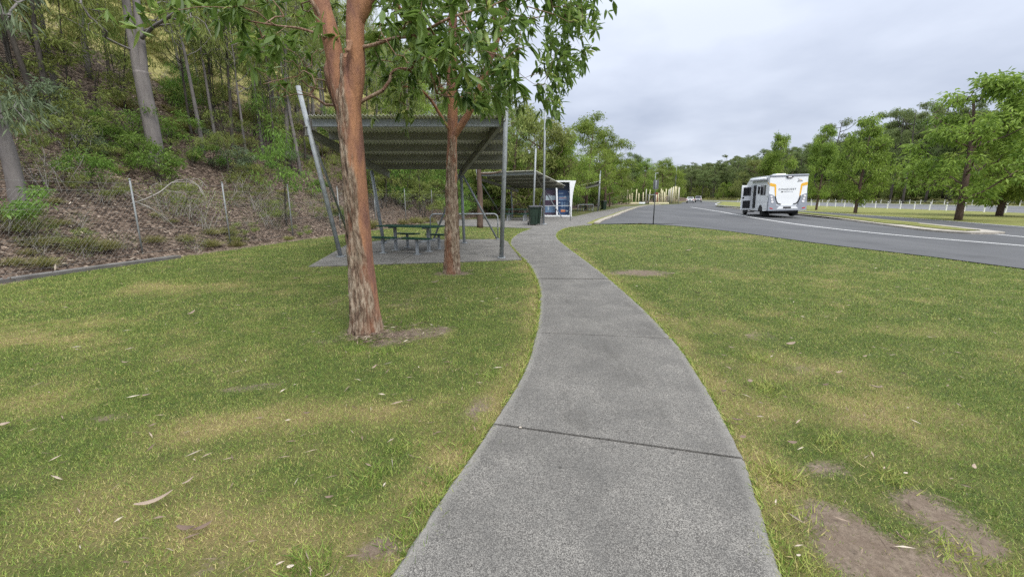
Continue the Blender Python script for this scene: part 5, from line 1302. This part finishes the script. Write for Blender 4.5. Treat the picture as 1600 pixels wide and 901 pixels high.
    def side(poly, th, mat, name, k=.0, par=body): b2 = MB(); b2.prism(poly, (.02 - k, 0, 0), (0, 1, 0), (0, 0, 1), (-th, 0, 0)); return b2.build(name, mat, par)
    rc = lambda a, z0, c, z1: [(a, z0), (c, z0), (c, z1), (a, z1)]
    side(rc(.75, 1.65, 1.75, 2.35), .025, M['glass'], 'window'); side(rc(1.95, 1.75, 2.35, 2.3), .025, M['glass'], 'window')
    side([(.0, 2.28), (.32, 2.5), (.6, 2.62), (.5, 2.5)], .006, M['yellow'], 'yellow_stripe'); side([(.0, .50), (.22, .50), (.20, 1.1), (.0, 1.65)], .02, M['mh_grey'], 'corner_moulding')
    side(rc(.35, .62, .95, 1.0), .012, M['white'], 'locker_door'); side(rc(1.95, .58, 2.5, 1.05), .012, M['white'], 'locker_door'); side(rc(.30, 1.5, .42, 1.56), .008, M['black'], 'badge')
    th = np.linspace(0, math.pi, 12); side([(1.55 + .45 * math.cos(t), .45 + .45 * math.sin(t)) for t in th], .012, M['black'], 'wheel_arch')
    side(rc(2.72, .62, 3.38, 2.40), .008, M['black'], 'doorway'); side(rc(3.42, .55, 3.48, 2.5), .02, M['white'], 'door_frame')
    d = empty('door'); d.parent = o; d.location = (.0, 3.42, 0)
    b = MB(); b.box((-.44, .0, 1.45), (.84, .05, 1.95), bev=.03); dd = b.build('leaf', M['white'], d)
    b = MB(); b.box((-.44, -.03, 1.93), (.56, .02, .66)); b.build('window', M['glass'], dd); b = MB(); b.box((-.44, -.03, .92), (.56, .02, .6)); b.build('screen', M['black'], dd); b = MB(); b.box((-.70, -.045, 1.45), (.12, .04, .12)); b.build('handle', M['black'], dd)
    b = MB(); b.box((-.22, 3.05, .34), (.45, .62, .05)); b.box((-.05, 3.05, .40), (.2, .5, .05)); b.build('step', M['black'], o)
    b = MB(); b.box((.9, 1.0, 3.08), (.7, .7, .14), bev=.04); b.box((1.6, 2.2, 3.07), (.6, .5, .12), bev=.04); b.build('roof_hatch', M['white'], o); b = MB(); b.box((1.3, 3.2, 3.06), (1.4, .9, .05)); b.build('solar_panel', M['glass'], o)
    tag(o, 'white motorhome with yellow stripes and its side door open, parked on the car park', 'motorhome')
motorhome()

def car(name, x, y, rz, paint, tall, label):
    o = empty(name, (x, y, .008), rz); L = 4.4; W = 1.78; H = 1.45 if not tall else 1.72
    pr = [(0, .35), (-.02, .75), (.05, .98), (1.0 if not tall else .15, 1.02), (3.2, .98), (4.3, .78), (4.4, .5), (4.35, .3)]
    b = MB(); b.prism(pr, (-W / 2, 0, 0), (0, 1, 0), (0, 0, 1), (W, 0, 0)); bd = b.build('body', paint, o)
    y0, y1 = (.55, 1.2) if not tall else (.10, .35)
    gh = [(-.78, y0, 1.0), (.78, y0, 1.0), (.78, 3.2, .98), (-.78, 3.2, .98), (-.60, y1, H), (.60, y1, H), (.60, 2.4, H), (-.60, 2.4, H)]
    Q = [[0, 1, 5, 4], [1, 2, 6, 5], [2, 3, 7, 6], [3, 0, 4, 7], [4, 5, 6, 7]]; b = MB(); b.add(gh, [np.array(Q)]); b.build('cabin_glass', M['glass'], bd)
    b = MB(); b.box((0, (y1 + 2.4) / 2, H + .02), (1.24, 2.4 - y1 + .1, .05), bev=.02)
    for s_ in (-1, 1): b.beam((s_ * .79, y0, 1.0), (s_ * .61, y1, H), .07, .05)
    b.build('roof', paint, bd)
    for s_ in (-1, 1):
        b = MB(); b.box((s_ * .72, -.02, .80), (.30, .06, .16)); b.build('tail_lamp', M['redlens'], bd)
        wheel(o, s_ * .76, .9, .31, .2, s_); wheel(o, s_ * .76, 3.5, .31, .2, s_)
    b = MB(); b.box((0, -.01, .42), (1.6, .08, .22)); b.box((0, -.035, .72), (.45, .03, .13)); b.build('bumper', M['mh_dark'], bd)
    tag(o, label, 'car', 'cars driving away on the far road')
car('sedan', 45.4, 110, R(-24), M['white'], False, 'white sedan driving away along the road')
car('wagon', 52.6, 122, R(-26), M['silver'], True, 'silver wagon driving away, farther than the white sedan')

# ------------------------------------------------------------------ trees of the middle and far distance
def far_trees():
    rng = np.random.default_rng(61)
    def tree_px(key, px, pbase, ptop, label, group=None, wide=1.0, Y=None, off=0):
        h0 = {'street0': 8.6, 'street1': 7.6, 'street2': 9.2, 'bushy0': 9.8, 'bushy1': 8.4, 'bushy2': 10.8, 'gum0': 17.5, 'gum1': 19.5, 'gum2': 15.5, 'gum3': 21.5, 'slender0': 10.5, 'slender2': 12.6}[key]
        if Y is None: x, Y = G(px, pbase)
        x = at(px, pbase, Y)[0]; zt = at(px, ptop, Y)[2]
        z0 = max(0.0, float(hillH(np.array([x]), np.array([Y]))[0])) if x < 20 else 0.0
        s = (zt - z0) / (h0 * .93); o = plant(key, 'tree', 'tree', x, Y, z0, s * wide, rng.uniform(0, 6.28), label, group, sz=1 / wide); return o
    g = 'street trees on the verge'
    tree_px('street0', 1497, 344, 104, 'largest leafy verge tree with leaning reddish trunk, right of the motorhome', g, 1.10)
    tree_px('street1', 1336, 333, 182, 'upright bright green verge tree just right of the motorhome', g, .74)
    tree_px('street2', 1275, 329, 200, 'dark green rounded verge tree directly behind the motorhome', g, .7, 52)
    tree_px('street0', 1210, 326, 204, 'tall narrow verge tree behind the left side of the motorhome', g, .66, 60)
    tree_px('bushy1', 1178, 324, 247, 'low olive verge tree left of the motorhome', g, 1.1, 64)
    tree_px('street1', 1560, 340, 150, 'leafy tree behind the largest verge tree at the frame edge', g, 1.1, 36)
    tree_px('street2', 1625, 338, 130, 'leafy verge tree cut by the right frame edge', g, 1.0, 34)
    # left of the path
    L = [('bushy0', 882, 338, 212, 42, 'rounded leafy tree just behind the information kiosk', 1.1), ('bushy2', 915, 335, 174, 52, 'tallest leafy tree behind the information kiosk', 1.0), ('bushy0', 945, 330, 205, 60, 'leafy tree behind the third shelter', 1.05), ('bushy2', 952, 328, 238, 68, 'leafy tree right of the third shelter', 1.0),
         ('bushy1', 835, 345, 175, 41, 'yellow green leafy tree behind the second shelter', 1.15), ('bushy1', 800, 350, 150, 37, 'thin leafy tree left of the second shelter', .95), ('bushy0', 770, 350, 190, 38, 'leafy tree between the nearest and second shelters', .9), ('bushy1', 862, 340, 225, 43, 'low leafy tree left of the kiosk', 1.1),
         ('gum0', 985, 322, 238, 100, 'sparse gum rising behind the play area at its left end', .9), ('bushy2', 1003, 321, 247, 100, 'leafy tree behind the middle of the play area', 1.1), ('bushy0', 1035, 320, 250, 108, 'broad dark tree behind the tall timber posts', 1.25), ('bushy2', 1050, 319, 262, 112, 'leafy tree at the right end of the left tree line', 1.1), ('bushy1', 1022, 320, 262, 106, 'low tree behind the light pole in the play area', 1.1), ('bushy1', 936, 328, 262, 74, 'low tree by the distant wheelie bin', 1.2), ('gum2', 935, 330, 225, 70, 'dark gum between leafy trees past the kiosk', .9), ('bushy1', 972, 320, 262, 108, 'bushy tree behind the left of the play area', 1.2)]
    for k, px, pb, pt, Y, lb, w in L: tree_px(k, px, pb, pt, lb, 'leafy trees beside the far path', w, Y)
    x, y = -1.15, 17.9
    b = MB(); c = at(750, 352, 22.5); b.tube(smooth([(c[0], c[1], -.05), (c[0] + .02, c[1], 1.6), (c[0], c[1], 2.4), (c[0] - .05, c[1], 4.2)], 5), np.linspace(.17, .10, 16), 14); b.tube(smooth([(c[0], c[1], 2.75), (c[0] + .7, c[1] - .1, 2.75), (c[0] + 1.2, c[1] - .1, 2.9)], 5), np.linspace(.06, .03, 11), 8)
    T = ellip(rng, 90, (c[0] + .3, c[1], 5.0), (2.0, 1.8, 1.5), .2); grow([(np.array([(c[0], c[1], 2.4), (c[0] - .05, c[1], 4.2)]), .12, .09)], T, rng, .4, .006, 5, mb=b)
    o = empty('brush_box_tree'); b.build('trunk', M['brownbark'], o, True); V, Q, ti = clump_leaves(T, 34, .34, .15, .045, rng, .5); link('crown', raw('crown', V, Q, M['lf_front'], attrs={'tint': ('FACE', ti)}), o)
    tag(o, 'third brush box tree standing between the nearest and second shelters', 'tree', 'brush box trees on the lawn')
    # front row of the forest across the highway
    P = resample(RTOE, 400); L_ = np.r_[0, np.cumsum(np.linalg.norm(np.diff(P, axis=0), axis=1))]; s = np.interp(18, P[:, 1], L_); i = 0
    marks = {}
    while s < L_[-1] - 60 and i < 60:
        a = np.array([np.interp(s, L_, P[:, 0]), np.interp(s, L_, P[:, 1])]); x, y = a[0] + rng.uniform(1.5, 9), a[1] + rng.uniform(-2, 2)
        z = float(rhillH(np.array([x]), np.array([y]))[0]); px = CX + F * x / (y * CP - (z - CAMH) * SP)
        wh = 'behind the largest verge tree' if px > 1440 else ('right of the motorhome' if px > 1280 else ('behind the motorhome' if px > 1160 else 'where the road vanishes'))
        plant('gum%d' % (i % 4), 'forest_tree', 'tree', x, y, z - .1, rng.uniform(.8, 1.1) * (1.2 if px > 1250 else .9), rng.uniform(0, 6.28), 'dark trunked gum at the front of the highway forest, %s' % wh, 'forest gums across the highway'); s += rng.uniform(4.5, 8.0); i += 1
    for px, pt, Y, lb in ((1447, 150, 100, 'tall open crowned gum standing above the forest across the highway'), (1392, 172, 104, 'sparse gum with flat crown rising above the forest'), (1412, 168, 96, 'slim tall gum beside the emergent one')):
        x = at(px, 307, Y)[0]; z = float(rhillH(np.array([x]), np.array([Y]))[0]); zt = at(px, pt, Y)[2]; plant('gum3', 'forest_tree', 'tree', x, Y, z, (zt - z) / 21.5, rng.uniform(0, 6.28), lb, 'forest gums across the highway', sz=1.1)
    # the forest mass behind
    n = 800; s = rng.uniform(0, L_[-1], n); a = np.stack([np.interp(s, L_, P[:, 0]), np.interp(s, L_, P[:, 1])], 1); x = a[:, 0] + 9 + 70 * rng.random(n) ** 1.3; y = a[:, 1] + rng.uniform(-6, 6, n); z = rhillH(x, y)
    gn_stuff('forest', ['gum0', 'gum1', 'gum2', 'gum3'], np.stack([x, y, z - .1], 1), rng.uniform(0, 6.28, n), rng.uniform(.75, 1.1, n) * np.where(y < 130, 1.25, .95), 'dense mass of gum forest across the highway', 'forest')
    n = 900; s = rng.uniform(0, L_[-1], n); a = np.stack([np.interp(s, L_, P[:, 0]), np.interp(s, L_, P[:, 1])], 1); x = a[:, 0] + rng.uniform(1, 30, n); y = a[:, 1] + rng.uniform(-3, 3, n); z = rhillH(x, y)
    gn_stuff('forest_undergrowth', ['shrub2', 'bushy1', 'sapling0', 'bushy0', 'shrub1', 'bushy1', 'sapling2'], np.stack([x, y, z - .3], 1), rng.uniform(0, 6.28, n), rng.uniform(.45, .9, n) * np.where((np.arange(n) % 7 == 0) | (np.arange(n) % 7 == 4), 2.4, 1), 'green undergrowth along the foot of the far forest', 'undergrowth')
    n = 900; s = rng.uniform(0, L_[-1] * .6, n); a = np.stack([np.interp(s, L_, P[:, 0]), np.interp(s, L_, P[:, 1])], 1); x = a[:, 0] + rng.uniform(-5, 4, n); y = a[:, 1]; z = rhillH(x, y)
    gn_stuff('roadside_grass', ['tussock0', 'tussock1', 'tussock2'], np.stack([x, y, np.maximum(z, 0) - .05], 1), rng.uniform(0, 6.28, n), rng.uniform(.8, 1.5, n), 'tall dry grass between highway and forest', 'grass')
    n = 260; y = rng.uniform(40, 176, n); u = 3 + 50 * rng.random(n); x = np.interp(y, TOE[:, 1], TOE[:, 0]) - u; z = hillH(x, y)
    gn_stuff('woodland', ['slender0', 'bushy1', 'slender2', 'bushy0', 'slender1'], np.stack([x, y, z - .1], 1), rng.uniform(0, 6.28, n), rng.uniform(.7, 1.05, n), 'woodland covering the bank beyond the shelters', 'woodland')
    n = 260; y = rng.uniform(26, 110, n); u = rng.uniform(-.5, 5, n); x = np.interp(y, TOE[:, 1], TOE[:, 0]) - u; z = np.maximum(hillH(x, y), 0)
    gn_stuff('bank_thicket', ['shrub2', 'sapling0', 'shrub0', 'sapling1', 'sapling2'], np.stack([x, y, z - .05], 1), rng.uniform(0, 6.28, n), rng.uniform(.7, 1.4, n), 'thicket of shrubs along the foot of the bank beyond the shelters', 'thicket')
far_trees()

# ------------------------------------------------------------------ fallen leaves and small things on the lawn
def fallen():
    rng = np.random.default_rng(71)
    L = [(242, 790, .16, .035, 35, .95, 'large grey dead leaf on the lawn left of the path'), (293, 833, .11, .03, -10, .5, 'curled tan dead leaf beside its forked twin'), (318, 830, .08, .025, 40, .55, 'short dead leaf next to the curled tan leaf'), (296, 757, .06, .015, 50, .9, 'small grey leaf beyond the large grey one'), (230, 622, .06, .03, 10, .85, 'pale dead leaf in the middle of the left lawn'), (10, 668, .07, .04, 0, .95, 'pale dead leaf at the left frame edge'), (198, 570, .09, .025, 0, .8, 'tan leaf far out on the left lawn'), (300, 492, .12, .04, 80, .8, 'tan leaf below the first fence post'), (1235, 541, .10, .05, 5, .85, 'wide pale dead leaf on the right lawn'), (1142, 546, .05, .02, -40, .8, 'small tan leaf near the second path joint'), (1368, 609, .08, .03, -30, .8, 'tan leaf alone on the right lawn'), (1150, 661, .07, .03, -20, .45, 'brown leaf at the right edge of the path'), (1160, 688, .04, .03, 10, .6, 'orange leaf beside the path near the first joint'), (1289, 605, .05, .02, 0, .45, 'red brown leaf in dry grass'), (1172, 600, .05, .04, 70, .7, 'tan leaf in the tuft beside the path'), (1414, 745, .035, .025, 0, 1., 'tiny white leaf on the right lawn'), (1236, 697, .06, .03, 0, .6, 'dead leaf by the bare soil'), (515, 783, .045, .02, 0, .6, 'orange brown leaf near the path edge'), (480, 650, .05, .02, 0, .5, 'brown leaf in the middle of the left lawn'), (640, 630, .05, .02, 30, .5, 'brown leaf left of the path'), (1247, 875, .03, .02, 0, 1., 'white chip beside the path at the bottom'), (455, 893, .05, .03, 0, 1., 'pale scrap at the bottom of the left lawn'), (1520, 735, .05, .02, 45, .95, 'pale leaf at the far right of the lawn'), (585, 577, .06, .02, 60, .85, 'tan leaf in front of the nearest tree'), (735, 425, .14, .05, 20, .9, 'pale leaf beside the second tree'), (680, 443, .14, .05, 10, .9, 'pale leaf between the two trees'), (650, 445, .16, .03, 0, .7, 'long tan leaf between the two trees'), (465, 437, .16, .05, 0, .8, 'tan leaf left of the nearest tree'), (606, 459, .16, .03, 0, .15, 'dark leaf right of the nearest trunk'), (1310, 585, .06, .02, 0, .9, 'pale straw leaf on the right lawn'), (1000, 350, .25, .10, 0, .95, 'pale leaf near the sign'), (1045, 372, .25, .1, 0, .95, 'pale leaf in the middle of the far lawn'), (1075, 393, .2, .08, 0, .95, 'pale leaf on the far lawn'), (930, 383, .2, .08, 0, .9, 'pale leaf near the path bend'), (970, 357, .16, .1, 0, .05, 'black scrap on the far lawn'), (1090, 460, .12, .04, -20, .02, 'black scrap of bark on the right lawn'), (898, 392, .18, .08, 0, .9, 'pale leaf close to the path bend'), (1050, 430, .12, .06, 0, .95, 'white scrap near the bare patch'), (813, 673, .03, .03, 0, 1., 'pale pebble in the nearest path joint'), (1130, 615, .05, .02, 20, .3, 'brown leaf at the path edge'), (1350, 560, .05, .02, 20, .8, 'tan leaf on the right lawn beyond the wide one')]
    for px, py, l, w, a, ti, lb in L:
        if ti >= 1: l, w = l * .65, w * .65
        x, y = G(px, py); n = 9; V = []
        for i in range(n):
            f = i / (n - 1); ww = w * math.sin(math.pi * min(1, f * .92 + .06)) ** .7 / 2
            for s_ in (-1, 0, 1): V.append(((f - .5) * l, s_ * ww, .012 + .018 * (f - .4) ** 2 * 4 * (l / .1) + abs(s_) * ww * .5))
        i, j = np.meshgrid(np.arange(2), np.arange(n - 1)); k = (j * 3 + i).ravel()
        o = link('fallen_leaf', raw('fallen_leaf', V, [np.stack([k, k + 1, k + 4, k + 3], 1)], M['deadleaf'], attrs={'tint': ('POINT', np.full(len(V), ti * .8 if ti < 1 else 1.0))})); o.location = (x, y, .012); o.rotation_euler = (rng.normal(0, .12), rng.normal(0, .1), R(a))
        md = o.modifiers.new('thick', 'SOLIDIFY'); md.thickness = .0012; tag(o, lb, 'leaf', 'fallen leaves on the lawn')
    # twigs and straw
    n = 900; Y = 1.4 + 9 * rng.random(n) ** 1.5; X = rng.uniform(-1.25, 1.25, n) * Y; pathpoly = np.concatenate([PATH_L, PATH_R[::-1]]); k = ~inpoly(X, Y, pathpoly); X, Y = X[k], Y[k]
    c1 = G(620, 520); ex = np.r_[rng.normal(0, .3, (300, 2)) + c1, rng.normal(0, .16, (220, 2)) + np.array(G(585, 528))]; X = np.r_[X, ex[:, 0]]; Y = np.r_[Y, ex[:, 1]]; n = len(X)
    P = np.stack([X, Y, np.full(n, .012)], 1); az = rng.uniform(0, 6.28, n); D = np.stack([np.cos(az), np.sin(az), rng.uniform(-.05, .25, n)], 1)
    V, Q, ti = leaves(P, D, rng.uniform(.03, .11, n), rng.uniform(.003, .012, n), rng, np.clip(np.r_[rng.normal(.68, .22, n - 520), rng.normal(.42, .25, 520)], 0, 1), False, .1)
    tag(link('straw_litter', raw('straw_litter', V, Q, M['deadleaf'], smooth_=False, attrs={'tint': ('FACE', ti)})), 'scattered straw, bark chips and twigs over the lawn', 'litter', kind='stuff')
    n = 500; Y = 1.6 + 12 * rng.random(n) ** 1.6; f = rng.random(n); X = np.interp(Y, PATH_L[:, 1], PATH_L[:, 0]) * (1 - f) + np.interp(Y, PATH_R[:, 1], PATH_R[:, 0]) * f
fallen()

# ------------------------------------------------------------------ sky, sun, camera
def world():
    w = bpy.data.worlds.new('World'); S.world = w; w.use_nodes = True; t = w.node_tree; t.nodes.clear()
    N = t.nodes.new; Lk = t.links.new
    sky = N('ShaderNodeTexSky'); sky.sky_type = 'NISHITA'; sky.sun_disc = False; sky.sun_elevation = R(SUN_EL); sky.sun_rotation = R(SUN_AZ); sky.air_density = 1.0; sky.dust_density = 2.0
    sm = N('ShaderNodeVectorMath'); sm.operation = 'SCALE'; sm.inputs['Scale'].default_value = .1; Lk(sky.outputs[0], sm.inputs[0])
    tc = N('ShaderNodeTexCoord'); sep = N('ShaderNodeSeparateXYZ'); Lk(tc.outputs['Generated'], sep.inputs[0])
    def mth(op, a, b=0.0):
        d = N('ShaderNodeMath'); d.operation = op
        for s_, v in zip(d.inputs, (a, b)):
            if isinstance(v, (int, float)): s_.default_value = v
            else: Lk(v, s_)
        return d.outputs[0]
    z = mth('MAXIMUM', sep.outputs[2], 0.0); q = mth('ADD', z, .22); cx = N('ShaderNodeCombineXYZ'); Lk(mth('DIVIDE', sep.outputs[0], q), cx.inputs[0]); Lk(mth('DIVIDE', sep.outputs[1], q), cx.inputs[1]); cx.inputs[2].default_value = .37
    def noise(sc, det, r):
        d = N('ShaderNodeTexNoise'); d.inputs['Scale'].default_value = sc; d.inputs['Detail'].default_value = det; d.inputs['Roughness'].default_value = r; Lk(cx.outputs[0], d.inputs['Vector']); return d.outputs['Fac']
    f = mth('ADD', mth('MULTIPLY', noise(.75, 4, .5), .75), mth('MULTIPLY', noise(2.3, 5, .55), .25))
    rp = N('ShaderNodeValToRGB'); e = rp.color_ramp.elements; e[0].position = .36; e[0].color = (.36, .405, .51, 1); e[1].position = .60; e[1].color = (.57, .615, .715, 1); Lk(f, rp.inputs[0])
    # an overcast sky is far brighter overhead than near the horizon
    g = N('ShaderNodeMapRange'); g.interpolation_type = 'SMOOTHSTEP'; g.inputs[1].default_value = .30; g.inputs[2].default_value = .95; g.inputs[3].default_value = 1.0; g.inputs[4].default_value = ZENITH; Lk(z, g.inputs[0])
    h = N('ShaderNodeMapRange'); h.inputs[1].default_value = 0.0; h.inputs[2].default_value = .3; h.inputs[3].default_value = .88; h.inputs[4].default_value = 1.06; Lk(z, h.inputs[0])
    cl = N('ShaderNodeVectorMath'); cl.operation = 'SCALE'; Lk(rp.outputs[0], cl.inputs[0]); Lk(mth('MULTIPLY', g.outputs[0], h.outputs[0]), cl.inputs['Scale'])
    wm = N('ShaderNodeMix'); wm.data_type = 'RGBA'; wm.blend_type = 'MULTIPLY'; Lk(mth('MULTIPLY', mth('SUBTRACT', g.outputs[0], 1.0), 1 / (ZENITH - 1)), wm.inputs[0]); Lk(cl.outputs[0], wm.inputs[6]); wm.inputs[7].default_value = (1.06, 1.0, .86, 1)
    mx = N('ShaderNodeMix'); mx.data_type = 'VECTOR'; mx.inputs[0].default_value = .92; Lk(sm.outputs[0], mx.inputs[4]); Lk(wm.outputs[2], mx.inputs[5])
    bg = N('ShaderNodeBackground'); bg.inputs[1].default_value = 1.0; Lk(mx.outputs[1], bg.inputs[0]); out = N('ShaderNodeOutputWorld'); Lk(bg.outputs[0], out.inputs[0])
    l = bpy.data.lights.new('sun', 'SUN'); l.energy = 1.9; l.angle = R(24); l.color = (1, .95, .87); o = bpy.data.objects.new('sun', l); COL.objects.link(o)
    el, az = R(SUN_EL), R(SUN_AZ); d = Vector((math.sin(az) * math.cos(el), math.cos(az) * math.cos(el), math.sin(el))); o.rotation_euler = (-d).to_track_quat('-Z', 'Y').to_euler(); o.location = d * 50
SUN_EL, SUN_AZ, ZENITH = 50, 145, 3.8
world()
cam = bpy.data.cameras.new('camera'); co = bpy.data.objects.new('camera', cam); COL.objects.link(co); S.camera = co
co.location = (0, 0, CAMH); co.rotation_euler = (math.pi / 2 - PITCH, 0, 0); cam.sensor_width = 36; cam.lens = 36 * F / 1600; cam.clip_end = 6000; cam.clip_start = .05
S.view_settings.view_transform = 'Standard'; S.view_settings.look = 'None'; S.view_settings.exposure = 0.55; S.view_settings.gamma = 1.0
S.cycles.max_bounces = 6; S.cycles.diffuse_bounces = 3; S.cycles.transmission_bounces = 3; S.cycles.transparent_max_bounces = 4; S.cycles.use_denoising = False
S.render.resolution_x = 1024; S.render.resolution_y = 576
